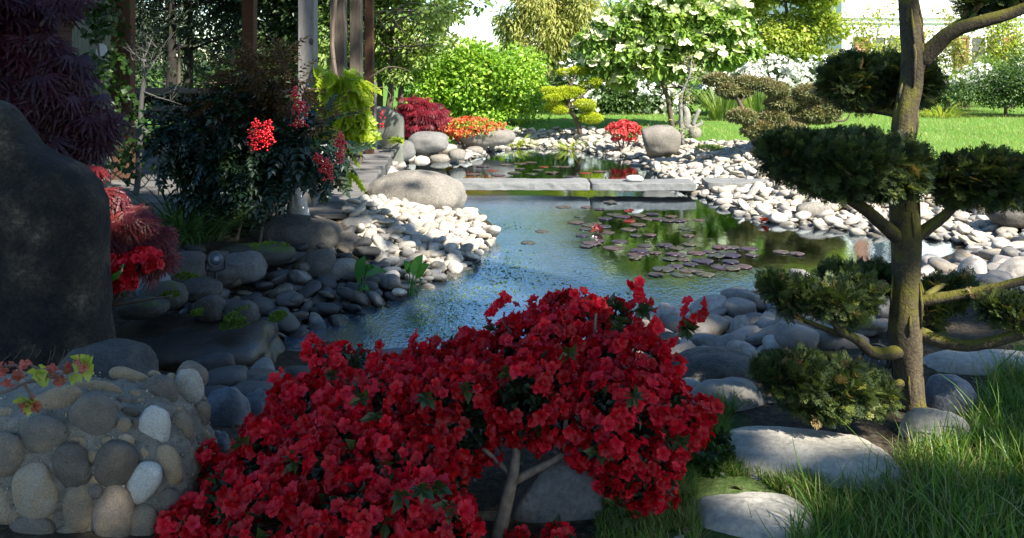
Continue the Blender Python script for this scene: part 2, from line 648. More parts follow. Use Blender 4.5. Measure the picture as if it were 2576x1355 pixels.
def wood_mat(name, c1, c2, grain=(14, 14, 1.2), rough=.8, knots=True, bump=.25):
    m, nt, out = mat(name)
    L = nt.links
    tc = N(nt, 'ShaderNodeTexCoord')
    mp = N(nt, 'ShaderNodeMapping'); mp.inputs['Scale'].default_value = grain
    L.new(tc.outputs['Object'], mp.inputs['Vector'])
    n1 = N(nt, 'ShaderNodeTexNoise', Scale=3.0, Detail=8.0, Roughness=.7); n1.inputs['Distortion'].default_value = 1.2
    L.new(mp.outputs[0], n1.inputs['Vector'])
    n2 = N(nt, 'ShaderNodeTexNoise', Scale=1.3, Detail=3.0); L.new(tc.outputs['Object'], n2.inputs['Vector'])
    a = N(nt, 'ShaderNodeAttribute', attribute_name='rnd')
    ad = N(nt, 'ShaderNodeMath', operation='MULTIPLY_ADD'); L.new(a.outputs['Fac'], ad.inputs[0]); ad.inputs[1].default_value = .35; L.new(n1.outputs['Fac'], ad.inputs[2])
    sb = N(nt, 'ShaderNodeMath', operation='MULTIPLY_ADD'); L.new(n2.outputs['Fac'], sb.inputs[0]); sb.inputs[1].default_value = .4; L.new(ad.outputs[0], sb.inputs[2])
    r = ramp(nt, [c1, tuple((x + y) / 2 for x, y in zip(c1, c2)), c2], [.5, .8, 1.0])
    L.new(sb.outputs[0], r.inputs['Fac'])
    b = N(nt, 'ShaderNodeBump', Strength=bump, Distance=.006); L.new(n1.outputs['Fac'], b.inputs['Height'])
    p = N(nt, 'ShaderNodeBsdfPrincipled', Roughness=rough); p.inputs['Specular IOR Level'].default_value = .25
    L.new(r.outputs['Color'], p.inputs['Base Color']); L.new(b.outputs[0], p.inputs['Normal'])
    L.new(p.outputs[0], out.inputs['Surface'])
    return m


def plain_mat(name, col, rough=.6, metal=0, noise=.15, scale=20, coat=0):
    m, nt, out = mat(name)
    L = nt.links
    tc = N(nt, 'ShaderNodeTexCoord')
    n1 = N(nt, 'ShaderNodeTexNoise', Scale=float(scale), Detail=5.0); L.new(tc.outputs['Object'], n1.inputs['Vector'])
    r = ramp(nt, [tuple(c * (1 - noise) for c in col), tuple(min(1, c * (1 + noise)) for c in col)], [.3, .7])
    L.new(n1.outputs['Fac'], r.inputs['Fac'])
    p = N(nt, 'ShaderNodeBsdfPrincipled', Roughness=rough, Metallic=metal)
    p.inputs['Coat Weight'].default_value = coat
    L.new(r.outputs['Color'], p.inputs['Base Color'])
    L.new(p.outputs[0], out.inputs['Surface'])
    return m


# ------------------------------------------------------------------ foliage
def crown_pts(clumps, n, sub=9, sig=.34, shell=.45, seed=0):
    """Leaf positions gathered in sub-clumps spread through the clumps' volume; also outward directions and a tone per sub-clump."""
    r = np.random.default_rng(seed)
    c = np.array([k[:3] for k in clumps], float)
    rad = np.array([k[3:6] if len(k) >= 6 else (k[3],) * 3 for k in clumps], float)
    w = rad.prod(1) ** (2 / 3.); w /= w.sum()
    ns = np.maximum(3, (sub * len(clumps) * w * 1.0).astype(int))
    pc, pr, pt, pk = [], [], [], []
    for i in range(len(c)):
        d = rand_dirs(ns[i], r)
        rr = shell + (1 - shell) * r.random(ns[i])
        pc.append(c[i] + d * rr[:, None] * rad[i] * .9)
        pr.append(np.repeat(rad[i][None], ns[i], 0) * r.uniform(.7, 1.25, (ns[i], 1)))
        pt.append(r.random(ns[i])); pk.append(np.full(ns[i], i))
    pc = np.concatenate(pc); pr = np.concatenate(pr); pt = np.concatenate(pt); pk = np.concatenate(pk)
    ww = pr.prod(1) ** (2 / 3.); ww /= ww.sum()
    ch = r.choice(len(pc), n, p=ww)
    off = r.normal(size=(n, 3))
    off *= (np.minimum(np.linalg.norm(off, axis=1), 1.9) / np.maximum(np.linalg.norm(off, axis=1), 1e-6))[:, None]
    pos = pc[ch] + off * pr[ch] * sig
    out = unit((pos - c[pk[ch]]) / rad[pk[ch]])
    tone = np.clip(.55 * pt[ch] + .45 * r.random(n), 0, 1)
    return pos, out, tone, pc


def leaves(mb, tpl, pos, out, tone, size, var=.3, droop=.35, wild=.7, seed=0, up=.8):
    r = np.random.default_rng(seed + 77)
    n = len(pos)
    d = out + r.normal(size=(n, 3)) * wild
    d[:, 2] -= droop
    u = r.normal(size=(n, 3)) * .5 + np.array([0, 0, up]) + out * .4
    s = size * r.uniform(1 - var, 1 + var, n)
    tp = tpl if isinstance(tpl, list) else [tpl]
    R = frames(d, u)
    for i, t in enumerate(tp):
        k = np.arange(n) % len(tp) == i
        scatter(mb, t, pos[k], R[k], s[k], tone[k])
# ------------------------------------------------------------------ camera, sky, sun
cam = bpy.data.cameras.new('camera')
co = bpy.data.objects.new('camera', cam)
COL.objects.link(co)
co.location = (0, 0, CAMZ)
co.rotation_euler = (math.radians(90), 0, 0)
cam.sensor_width = 36
cam.lens = 36 * FOC / 2576
cam.shift_y = -(677.5 - HY) / 2576
cam.clip_start = 0.05
cam.clip_end = 2000
SC.camera = co

SUN = unit(np.array([.50, -.52, .70]))
EL = math.asin(SUN[2]); ROTZ = math.atan2(SUN[0], SUN[1])
w = bpy.data.worlds.new('World'); SC.world = w; w.use_nodes = True
nt = w.node_tree
sky = nt.nodes.new('ShaderNodeTexSky'); sky.sky_type = 'NISHITA'; sky.sun_disc = False
sky.sun_elevation = EL; sky.sun_rotation = ROTZ
sky.air_density = 1.0; sky.dust_density = .5; sky.ozone_density = 2.0
hsv = nt.nodes.new('ShaderNodeHueSaturation'); hsv.inputs['Saturation'].default_value = 1.2
nt.links.new(sky.outputs[0], hsv.inputs['Color']); nt.links.new(hsv.outputs[0], nt.nodes['Background'].inputs[0])
nt.nodes['Background'].inputs[1].default_value = 0.1
sl = bpy.data.lights.new('sun', 'SUN'); sl.energy = 4.9; sl.angle = math.radians(.53); sl.color = (1, .95, .86)
so = bpy.data.objects.new('sun', sl); COL.objects.link(so)
so.rotation_euler = Vector(SUN).to_track_quat('Z', 'Y').to_euler(); so.location = (20, -20, 30)
vs = SC.view_settings
vs.view_transform = 'Standard'; vs.look = 'None'; vs.gamma = 1; vs.exposure = 1.65
SC.cycles.max_bounces = 8; SC.cycles.diffuse_bounces = 3; SC.cycles.glossy_bounces = 3
SC.cycles.transparent_max_bounces = 12; SC.cycles.transmission_bounces = 4
SC.cycles.sample_clamp_indirect = 4.0
SC.cycles.use_denoising = True

# ------------------------------------------------------------------ pond outline (water line) and terrain
W_OV = [(650, 900), (655, 838), (712, 795), (820, 766), (910, 742), (1000, 708), (1080, 680), (1140, 660), (1182, 630), (1220, 585),
        (1178, 540), (1080, 520), (960, 520), (895, 530), (925, 495), (950, 455), (975, 425), (990, 412), (1060, 408), (1135, 403), (1190, 386), (1240, 373),
        (1320, 368), (1440, 371), (1540, 386), (1610, 396), (1650, 412), (1692, 448), (1730, 470), (1790, 484), (1850, 505), (1960, 548),
        (2100, 562), (2250, 582), (2380, 572), (2440, 602), (2455, 640), (2330, 690), (2100, 730), (1900, 752), (1790, 785),
        (1640, 850), (1500, 900), (1200, 930), (900, 930)]
POND = np.array([G(x, y, 0)[:2] for x, y in W_OV])


def ground_z(x, y):
    p = np.stack([np.ravel(x), np.ravel(y)], 1)
    d = poly_dist(p, POND)
    ins = in_poly(p, POND)
    s = np.where(ins, -d, d)
    h = np.where(s > 0, .30 * sstep(0, 1.5, s) + .012, -.55 * sstep(0, 1.5, -s) + .012)
    # bank on the near left, a little higher
    h += .10 * sstep(.5, 2.0, s) * sstep(-.4, -1.6, p[:, 0]) * sstep(6.2, 4.5, p[:, 1])
    # lawn falls level and rises very slightly towards the house
    h += .10 * sstep(14, 30, p[:, 1])
    und = sstep(6.05, 6.4, p[:, 1]) * sstep(11.4, 11.0, p[:, 1]) * sstep(-1.3, -1.6, p[:, 0])   # hollow under the deck
    h = h * (1 - und) + np.minimum(h, .06) * und
    h += .012 * vnoise(np.stack([p[:, 0] * 2.2, p[:, 1] * 2.2, 0 * p[:, 0]], 1), 4) * sstep(-.2, .4, s)
    return h.reshape(np.shape(x))


def gz(x, y):
    return float(ground_z(np.array([x]), np.array([y]))[0])


def onground(x, y, it=3):
    """Ray through a photo point down to the terrain."""
    z = .2
    for _ in range(it):
        p = G(x, y, z)
        z = gz(p[0], p[1])
    return G(x, y, z)


# lawn region in plan (everything grassy)
SHORE_OUT = np.array([G(x, y, .27)[:2] for x, y in [(1130, 342), (1290, 336), (1440, 338), (1540, 346), (1640, 358), (1715, 372), (1800, 386), (1900, 398), (2000, 412), (2150, 436),
                                                   (2330, 462), (2576, 492), (2900, 530)]])
LAWN = np.concatenate([SHORE_OUT, [(16, 6), (60, 6), (60, 90), (-60, 90), (-60, 14.2), (-2, 13.6)]])
NEARGRASS = np.array([G(x, y, .30)[:2] for x, y in [(1490, 1500), (1500, 1280), (1560, 1220), (1680, 1190), (1740, 1090), (1820, 1060), (1950, 1150), (2060, 1235), (2250, 1180), (2335, 1130), (2440, 1075), (2480, 960), (2620, 880), (3000, 860), (3600, 1000), (3600, 1500)]])

ax = np.concatenate([-np.geomspace(160, 6.6, 26), np.arange(-6.4, 9.0, .1), np.geomspace(9.2, 160, 26)])
ay = np.concatenate([-np.geomspace(60, 1.2, 12), np.arange(-1.0, 16.2, .1), np.geomspace(16.5, 260, 30)])
gx, gy = np.meshgrid(ax, ay)
hz = ground_z(gx, gy)
pp = np.stack([gx.ravel(), gy.ravel()], 1)
law = np.maximum(in_poly(pp, LAWN) * 1.0, in_poly(pp, NEARGRASS) * .4)
V = np.stack([gx.ravel(), gy.ravel(), hz.ravel()], 1)
nx = len(ax)
ii, jj = np.meshgrid(np.arange(len(ay) - 1), np.arange(nx - 1), indexing='ij')
k = (ii * nx + jj).ravel()
F = np.stack([k, k + 1, k + nx + 1, k + nx], 1)


def ground_material():
    m, nt, out = mat('soil_and_turf')
    L = nt.links
    tc = N(nt, 'ShaderNodeTexCoord')
    a = N(nt, 'ShaderNodeAttribute', attribute_name='rnd')
    n1 = N(nt, 'ShaderNodeTexNoise', Scale=1.1, Detail=6.0, Roughness=.65); L.new(tc.outputs['Object'], n1.inputs['Vector'])
    n2 = N(nt, 'ShaderNodeTexNoise', Scale=38.0, Detail=5.0, Roughness=.7); L.new(tc.outputs['Object'], n2.inputs['Vector'])
    soil = ramp(nt, [(.02, .016, .011), (.06, .048, .034), (.13, .11, .085)], [.3, .55, .75]); L.new(n2.outputs['Fac'], soil.inputs['Fac'])
    bed = ramp(nt, [(.01, .006, .003), (.024, .015, .006), (.045, .034, .009)], [.3, .5, .72]); L.new(n1.outputs['Fac'], bed.inputs['Fac'])
    tf = ramp(nt, [(.055, .13, .016), (.09, .19, .028), (.14, .23, .05)], [.3, .5, .72])
    ad = N(nt, 'ShaderNodeMath', operation='MULTIPLY_ADD'); L.new(n2.outputs['Fac'], ad.inputs[0]); ad.inputs[1].default_value = .6
    ms = N(nt, 'ShaderNodeMath', operation='MULTIPLY'); L.new(n1.outputs['Fac'], ms.inputs[0]); ms.inputs[1].default_value = .4; L.new(ms.outputs[0], ad.inputs[2])
    L.new(ad.outputs[0], tf.inputs['Fac'])
    g = N(nt, 'ShaderNodeSeparateXYZ'); L.new(tc.outputs['Object'], g.inputs[0])
    uw = N(nt, 'ShaderNodeMapRange'); uw.inputs['From Min'].default_value = -.03; uw.inputs['From Max'].default_value = .03; L.new(g.outputs['Z'], uw.inputs['Value'])
    m1 = N(nt, 'ShaderNodeMix', data_type='RGBA'); L.new(uw.outputs[0], m1.inputs['Factor']); L.new(bed.outputs[0], m1.inputs['A']); L.new(soil.outputs[0], m1.inputs['B'])
    m2 = N(nt, 'ShaderNodeMix', data_type='RGBA'); L.new(a.outputs['Fac'], m2.inputs['Factor']); L.new(m1.outputs['Result'], m2.inputs['A']); L.new(tf.outputs[0], m2.inputs['B'])
    b = N(nt, 'ShaderNodeBump', Strength=.6, Distance=.03); L.new(n2.outputs['Fac'], b.inputs['Height'])
    p = N(nt, 'ShaderNodeBsdfPrincipled', Roughness=.95); p.inputs['Specular IOR Level'].default_value = .1
    L.new(m2.outputs['Result'], p.inputs['Base Color']); L.new(b.outputs[0], p.inputs['Normal'])
    L.new(p.outputs[0], out.inputs['Surface'])
    return m


g = MB().add(V, [F], law).build('ground', ground_material(), loc=(0, 0, 0), smooth=True)
tag(g, kind='structure')


def water_material():
    m, nt, out = mat('pond_water')
    L = nt.links
    tc = N(nt, 'ShaderNodeTexCoord')
    mp = N(nt, 'ShaderNodeMapping'); mp.inputs['Scale'].default_value = (1, .55, 1); L.new(tc.outputs['Object'], mp.inputs['Vector'])
    n1 = N(nt, 'ShaderNodeTexNoise', Scale=15.0, Detail=4.0, Roughness=.6); L.new(mp.outputs[0], n1.inputs['Vector'])
    n2 = N(nt, 'ShaderNodeTexNoise', Scale=.9, Detail=2.0); L.new(tc.outputs['Object'], n2.inputs['Vector'])
    # livelier where the stream runs in (near the viewer), calmer at the back
    g = N(nt, 'ShaderNodeSeparateXYZ'); L.new(tc.outputs['Object'], g.inputs[0])
    def mrange(src, a0, a1, b0, b1):
        q = N(nt, 'ShaderNodeMapRange', interpolation_type='SMOOTHSTEP')
        for kk, vv in (('From Min', a0), ('From Max', a1), ('To Min', b0), ('To Max', b1)): q.inputs[kk].default_value = vv
        L.new(src, q.inputs['Value']); return q.outputs[0]

    def math2(op, u, v):
        q = N(nt, 'ShaderNodeMath', operation=op); L.new(u, q.inputs[0])
        if isinstance(v, float): q.inputs[1].default_value = v
        else: L.new(v, q.inputs[1])
        return q.outputs[0]
    wob = math2('MULTIPLY_ADD', n2.outputs['Fac'], 1.1)
    L.new(g.outputs['X'], wob.node.inputs[2])
    left = math2('MULTIPLY', mrange(wob, .75, 1.5, 1, 0), mrange(g.outputs['Y'], 8.6, 9.4, 1, .0))
    front = mrange(g.outputs['Y'], 4.6, 6.0, 1, 0)
    act = math2('MAXIMUM', left, front)
    n5 = N(nt, 'ShaderNodeTexNoise', Scale=55.0, Detail=2.0); L.new(mp.outputs[0], n5.inputs['Vector'])
    stg = math2('MULTIPLY_ADD', act, .06); stg.node.inputs[2].default_value = .02
    b0 = N(nt, 'ShaderNodeBump', Distance=.05); L.new(stg, b0.inputs['Strength']); L.new(n1.outputs['Fac'], b0.inputs['Height'])
    b = N(nt, 'ShaderNodeBump', Distance=.02); L.new(math2('MULTIPLY', act, .2), b.inputs['Strength']); L.new(n5.outputs['Fac'], b.inputs['Height']); L.new(b0.outputs[0], b.inputs['Normal'])
    fr = N(nt, 'ShaderNodeFresnel', IOR=1.5); L.new(b.outputs[0], fr.inputs['Normal'])
    fb = N(nt, 'ShaderNodeMapRange'); fb.inputs['From Max'].default_value = .8; fb.inputs['To Min'].default_value = .19; fb.inputs['To Max'].default_value = 1.0
    L.new(fr.outputs[0], fb.inputs['Value'])
    gl = N(nt, 'ShaderNodeBsdfGlossy', Roughness=.015); gl.inputs['Color'].default_value = (.78, .9, 1, 1); L.new(b.outputs[0], gl.inputs['Normal'])
    tr = N(nt, 'ShaderNodeBsdfTransparent'); tr.inputs['Color'].default_value = (.6, .54, .42, 1)
    ms = N(nt, 'ShaderNodeMixShader'); L.new(fb.outputs[0], ms.inputs['Fac']); L.new(tr.outputs[0], ms.inputs[1]); L.new(gl.outputs[0], ms.inputs[2])
    df = N(nt, 'ShaderNodeBsdfDiffuse'); df.inputs['Color'].default_value = (.24, .35, .5, 1)
    n6 = N(nt, 'ShaderNodeTexNoise', Scale=5.0, Detail=6.0, Roughness=.7); L.new(mp.outputs[0], n6.inputs['Vector'])
    mf = N(nt, 'ShaderNodeMixShader'); L.new(math2('MULTIPLY', left, math2('MULTIPLY', n6.outputs['Fac'], .2)), mf.inputs['Fac'])
    L.new(ms.outputs[0], mf.inputs[1]); L.new(df.outputs[0], mf.inputs[2])
    L.new(mf.outputs[0], out.inputs['Surface'])
    return m


lo = POND.min(0) - .3; hi = POND.max(0) + .3
wx = np.linspace(lo[0], hi[0], 40); wy = np.linspace(lo[1], hi[1], 50)
gx, gy = np.meshgrid(wx, wy)
ii, jj = np.meshgrid(np.arange(49), np.arange(39), indexing='ij'); k = (ii * 40 + jj).ravel()
wt = MB().add(np.stack([gx.ravel(), gy.ravel(), 0 * gx.ravel()], 1), [np.stack([k, k + 1, k + 41, k + 40], 1)]).build('water', water_material(), loc=(0, 0, 0), smooth=True)
tag(wt, kind='structure')

# ------------------------------------------------------------------ stones
GREY = [(.05, .048, .046), (.12, .115, .108), (.2, .19, .175)]
M_DARK = stone_mat('dark_stone', [(.02, .018, .016), (.055, .049, .042), (.13, .115, .09)], 6, .75, .6, .45, bd=.02, var=.35, moss=(.045, .07, .01), moss_amt=.0)
M_MOSSY = stone_mat('mossy_stone', [(.03, .028, .024), (.06, .055, .045), (.11, .1, .08)], 7, .85, .6, .45, bd=.02, moss=(.06, .1, .012), moss_amt=.16)
M_GREY = stone_mat('grey_stone', GREY, 5, .78, .55, .35, bd=.02, var=.4)
M_PALE = stone_mat('pale_stone', [(0.2017, 0.189, 0.1607), (0.3428, 0.3175, 0.27), (0.5042, 0.4631, 0.3892)], 3.5, .8, .6, .28, bd=.02, var=.35)
M_CRACK = stone_mat('veined_stone', [(0.098, 0.0896, 0.0812), (0.168, 0.154, 0.1344), (0.252, 0.231, 0.196)], 3, .75, .3, .2, vein=.8)
M_BOULD = stone_mat('boulder_stone', [(0.0972, 0.08505, 0.06885), (0.162, 0.1458, 0.1215), (0.243, 0.2187, 0.1823)], 4, .8, .6, .35, streak=3, bd=.02, var=.3)
M_MENHIR = stone_mat('standing_stone', [(0.0068, 0.006, 0.005625), (0.0221, 0.01725, 0.0125), (0.0578, 0.0435, 0.0275), (0.153, 0.1275, 0.0875)], 5, .85, 1.0, .7, pos=[.3, .5, .68, .85], var=.1, bd=.04)
M_WET = stone_mat('wet_stone', [(.012, .01, .008), (.03, .021, .012), (.06, .042, .022)], 6, .28, .6, .4, spec=.7, bd=.02)
M_BLUE = stone_mat('blue_grey_stone', [(0.044, 0.0495, 0.0605), (0.0935, 0.1045, 0.121), (0.165, 0.176, 0.198)], 6, .6, .6, .4, spec=.5, bd=.02, var=.4)
M_WHITE = stone_mat('white_stone', [(0.27, 0.27, 0.27), (0.378, 0.378, 0.378), (0.495, 0.486, 0.468)], 4, .8, .3, .15)
M_SLAB = stone_mat('slab_stone', [(0.091, 0.091, 0.091), (0.147, 0.147, 0.14), (0.231, 0.224, 0.21)], 6, .8, .35, .28, streak=.25)
M_PEB = stone_mat('pebble_stone', [(0.053, 0.048, 0.04371), (0.1272, 0.117, 0.107), (0.2332, 0.213, 0.1906), (0.1908, 0.155, 0.1116), (0.4028, 0.375, 0.3441)], 22, .75, .5, .3, pos=[.0, .25, .5, .66, .9], var=.66, wet=True)
M_PEBW = stone_mat('white_pebble_stone', [(0.145, 0.1221, 0.09234), (0.2797, 0.2541, 0.2111), (0.3938, 0.3617, 0.3123), (0.2901, 0.2394, 0.1671), (0.518, 0.479, 0.4135)], 22, .8, .5, .3, pos=[.0, .25, .5, .66, .9], var=.66, wet=True)
M_PEBSH = stone_mat('shade_wet_pebble_stone', [(0.01575, 0.0147, 0.01418), (0.03675, 0.03517, 0.03413), (0.0735, 0.06825, 0.06195), (0.084, 0.06562, 0.03938), (0.189, 0.189, 0.1837)], 24, .6, .5, .4, pos=[.0, .3, .55, .7, .92], var=.66, wet=True)  # wet pebbles, darkened further to carry the left bank's shade
M_COB = stone_mat('cobble_stone', [(0.065, 0.0504, 0.03604), (0.169, 0.138, 0.106), (0.351, 0.24, 0.1325), (0.325, 0.288, 0.2332), (0.598, 0.552, 0.477)], 20, .8, .7, .4, pos=[.05, .3, .5, .7, .95], var=.8, bd=.012)
M_MORTAR = stone_mat('mortar', [(0.1724, 0.1482, 0.1129), (0.3447, 0.2963, 0.2258), (0.591, 0.513, 0.4104)], 30, .95, 1.0, .6, bd=.03)

KEEP = []   # footprints (x, y, r) of large stones, kept free of pebbles


def rock(label, bb, m, zb=None, h=None, dep=None, seed=1, e=2.5, rough=.17, fine=.045, cut=0, rnd=None, rot=0., tilt=(0, 0), k=4, name='rock', cat='rock', group=None, sink=.35, d=None, taper=0):
    x0, y0, x1, y1 = bb
    xm = (x0 + x1) / 2
    if zb is None: zb = onground(xm, min(y1, 1340))[2]
    df = d if d else (CAMZ - zb) * FOC / (y1 - HY)
    if h is not None:
        yb = (CAMZ - zb - h * .9) * FOC / max(12, y0 - HY)
        depth = max(.06, yb - df)
        yc = df + depth / 2
    else:
        wv = (x1 - x0) / FOC * df
        depth = (dep or .8) * wv
        yc = df + depth * .45
        h = CAMZ - (y0 - HY) / FOC * yc - zb
    half = np.array([(x1 - x0) / 2 / FOC * yc * 1.02, depth / 2, max(.02, h * (1 + sink) / 2)])
    V, F = stone_verts(half, seed, k, e, rough, fine, rot, tilt, cut)
    if taper:
        tz = (V[:, 2] - V[:, 2].min()) / np.ptp(V[:, 2])
        V[:, 0] = V[:, 0] * (1 - taper * tz ** .8) - half[0] * taper * .55 * tz
    # keep to the box: recentre and rescale to the measured width and top
    V[:, 0] -= (V[:, 0].max() + V[:, 0].min()) / 2
    V[:, 0] *= half[0] * 2 / (np.ptp(V[:, 0]) + 1e-9)
    V[:, 2] += zb + h - V[:, 2].max()
    c = np.array([(xm - CX) / FOC * yc, yc, 0])
    V = V + c
    o = MB().add(V, F, rng.random() if rnd is None else rnd).build(name, m, loc=(c[0], c[1], zb), smooth=True)
    tag(o, label, cat, group)
    KEEP.append((c[0], c[1], half[0] * .9, half[1] * .9))
    return o


# menhir: lofted from its outline
def menhir():
    d = 3.15
    prof = [(905, -150, 268), (860, -150, 263), (790, -150, 252), (700, -148, 250), (600, -146, 251), (520, -143, 247), (490, -140, 235), (455, -138, 216), (430, -136, 190), (412, -134, 158), (396, -130, 122), (376, -126, 92), (348, -122, 66), (312, -115, 44), (287, -100, 22), (268, -78, -4), (258, -62, -30)]
    mb = MB()
    ns = 120
    pf = spline(prof, 110)
    V = []
    for y, xl, xr in pf:
        z = CAMZ - (y - HY) / FOC * d
        c = ((xl + xr) / 2 - CX) / FOC * d
        hw = (xr - xl) / 2 / FOC * d
        t = (905 - y) / (905 - 240.)
        hd = .17 * (1 - .6 * t ** 2)
        for j in range(ns):
            a = j / ns * 2 * math.pi
            ca, sa = math.cos(a), math.sin(a)
            q = (abs(ca) ** 3 + abs(sa) ** 3) ** (-1 / 3.)
            V.append((c + hw * ca * q, d + .05 + hd * sa * q, z))
    V = np.array(V)
    cen = np.array([V[:, 0].mean(), d + .05, 0])
    nz = fbm(V * np.array([4, 4, 3]), 3, 4)
    dirv = unit((V - cen) * [1, 1, 0])
    V += dirv * (nz * .022 + .006 * fbm(V * 16, 9, 3))[:, None]
    F = []
    n = len(pf)
    for i in range(n - 1):
        for j in range(ns):
            k2 = (j + 1) % ns
            F.append((i * ns + j, i * ns + k2, (i + 1) * ns + k2, (i + 1) * ns + j))
    top = V[-ns:].mean(0) + [0, 0, .012]
    V = np.concatenate([V, [top]])
    F3 = [((n - 1) * ns + j, (n - 1) * ns + (j + 1) % ns, n * ns) for j in range(ns)]
    o = MB().add(V, [F, F3], .5).build('standing_stone', M_MENHIR, loc=(cen[0], cen[1], .2), smooth=True)
    tag(o, 'tall dark standing stone with sloping shoulder and sunlit tip beside the purple maple', 'standing stone')


menhir()
rock('smooth dark rounded stone at the foot of the tall standing stone', (140, 862, 392, 1040), M_DARK, zb=.2, dep=.8, seed=2, rnd=.55, d=2.62, sink=.1)
rock('broad flat wet slab with water spilling over its shiny edge', (250, 780, 694, 975), M_WET, zb=.02, h=.17, seed=14, e=4.5, rough=.13, fine=.035, rnd=.2, sink=.6, k=5, name='waterfall_stone')
rock('huge smooth tan grey boulder sitting in the pond beside the deck', (913, 428, 1172, 540), M_BOULD, zb=.02, dep=.75, seed=11, e=2.2, rough=.12, rnd=.55, name='boulder', cat='boulder', k=5)
rock('long dark brown boulder behind the shaded pebbles, mossy at its left foot', (628, 541, 858, 632), M_DARK, zb=.16, dep=.6, seed=15, rnd=.75, name='boulder', cat='boulder')
rock('dark mossy rock under the berry shrub next to the spotlight', (545, 612, 745, 668), M_MOSSY, zb=.18, dep=.6, seed=16)
rock('greenish tan flat topped rock between the dark boulder and sunlit pebbles', (852, 546, 942, 604), M_GREY, zb=.1, dep=.8, seed=17, rnd=.9)
rock('dark lumpy rock just below the greenish flat topped rock', (796, 584, 905, 640), M_DARK, zb=.1, dep=.7, seed=18, rnd=.6)
rock('small ochre cobble squeezed against the deck edge by the boulder', (862, 530, 905, 560), M_GREY, zb=.1, dep=.8, seed=19, rnd=.95, k=3)
rock('pale grey upright wedge stone leaning in front of the nearest wooden post', (719, 468, 796, 590), M_PALE, zb=.2, dep=.7, seed=21, e=2.6, rough=.2, rnd=.4, d=5.85, taper=.7, cut=2)
rock('dark brown boulder behind the spotlight, under the orange maple', (412, 632, 520, 715), M_DARK, zb=.2, dep=.8, seed=22, rnd=.6)
rock('long low dark stone under the round spotlight', (455, 658, 600, 716), M_DARK, zb=.17, dep=.5, seed=23, rnd=.4)
rock('rough speckled grey boulder right beside the spotlight', (556, 634, 668, 702), M_GREY, zb=.17, dep=.8, seed=24, e=2.8, rough=.16, rnd=.25)
rock('pale blue grey stone half hidden under the orange maple leaves', (345, 682, 425, 742), M_BLUE, zb=.26, dep=.8, seed=25, rnd=.95)
rock('mossy dark rock below the pale blue grey stone', (352, 708, 468, 772), M_MOSSY, zb=.24, dep=.8, seed=26)
rock('flat dark stone with moss fringe just above the wet slab', (300, 752, 420, 800), M_MOSSY, zb=.26, dep=.8, seed=27, rnd=.2)
rock('dark rounded cobble on the left bank above the wet slab', (492, 742, 570, 802), M_DARK, zb=.2, dep=.8, seed=28, rnd=.5, k=3)
rock('dark square shouldered cobble beside the mossy patch on the left bank', (566, 755, 650, 820), M_DARK, zb=.16, dep=.8, seed=29, rnd=.7, e=3, k=3)
rock('very dark flat stone in the middle of the shaded left pebbles', (448, 700, 560, 752), M_DARK, zb=.2, dep=.7, seed=30, rnd=.35)
rock('dark stone at the water edge right of the wet slab', (640, 806, 715, 858), M_DARK, zb=-.02, dep=.8, seed=31, rnd=.6, k=3)
rock('olive brown rock among the shaded pebbles left of the sunlit spit', (768, 628, 845, 690), M_DARK, zb=.1, dep=.8, seed=32, rnd=.95, k=3)
rock('tan flat sided rock resting in the shaded pebbles', (828, 652, 900, 696), M_BOULD, zb=.08, dep=.8, seed=33, rnd=.7, k=3, e=3)
rock('flat pale stone lying half in the water at the tip of the spit', (1108, 655, 1162, 685), M_PALE, zb=-.01, dep=.7, seed=34, rnd=.3, k=3)
rock('dark blue wet boulder below the wet slab, right of the cobble wall', (500, 972, 628, 1110), M_BLUE, zb=.12, dep=.8, seed=35, rnd=.25, e=2.8, d=2.55)
rock('smaller blue grey wet stone between the wet slab and the red azalea', (596, 982, 695, 1080), M_BLUE, zb=.08, dep=.8, seed=36, rnd=.3, d=2.7)
rock('low dark blue stone wedged under the dark blue wet boulder', (500, 1082, 590, 1160), M_BLUE, zb=.1, dep=.8, seed=37, rnd=.15, d=2.35)
rock('grey flat shore stone glimpsed behind the red azalea', (900, 882, 1090, 960), M_GREY, zb=-.02, dep=.6, seed=38, rnd=.5)
rock('dark brown shore rock hidden behind the left side of the azalea', (690, 920, 800, 1010), M_DARK, zb=.02, dep=.7, seed=39, rnd=.7)
# right near side
rock('pale speckled cobble at the azalea edge on the near right bank', (1602, 912, 1745, 985), M_WHITE, zb=.16, dep=.7, seed=40, rnd=.1)
rock('large dark slate coloured boulder behind the veined stone', (1678, 884, 1912, 1000), M_DARK, zb=.2, dep=.7, seed=41, rnd=.8, k=5)
rock('small smooth grey stone between the azalea and the veined stone', (1682, 956, 1765, 1024), M_PALE, zb=.22, dep=.8, seed=42, rnd=.0, k=3)
rock('brown grey stone crossed by a thin white vein', (1726, 956, 1920, 1085), M_CRACK, zb=.24, dep=.75, seed=43, rnd=.6, k=5)
rock('largest flat pale stepping stone beside the near grass', (1818, 1050, 2250, 1278), M_PALE, zb=.26, h=.11, seed=44, e=3.2, rough=.2, cut=2, rnd=.5, k=5, name='stepping_stone', cat='stepping stone', sink=.8)
rock('rounded pale stepping stone at the bottom edge, in front of the largest one', (1738, 1214, 2062, 1420), M_PALE, zb=.26, h=.09, seed=45, e=2.8, rough=.18, cut=1, rnd=.35, k=5, name='stepping_stone', cat='stepping stone', sink=.8)
rock('pale wedge shaped stone in the grass at the foot of the pruned cypress', (2268, 1030, 2432, 1150), M_PALE, zb=.28, dep=.8, seed=46, e=2.6, rough=.2, rnd=.3)
rock('blue grey rounded stone right of the cypress trunk base', (2325, 948, 2445, 1055), M_BLUE, zb=.28, dep=.8, seed=47, rnd=.6)
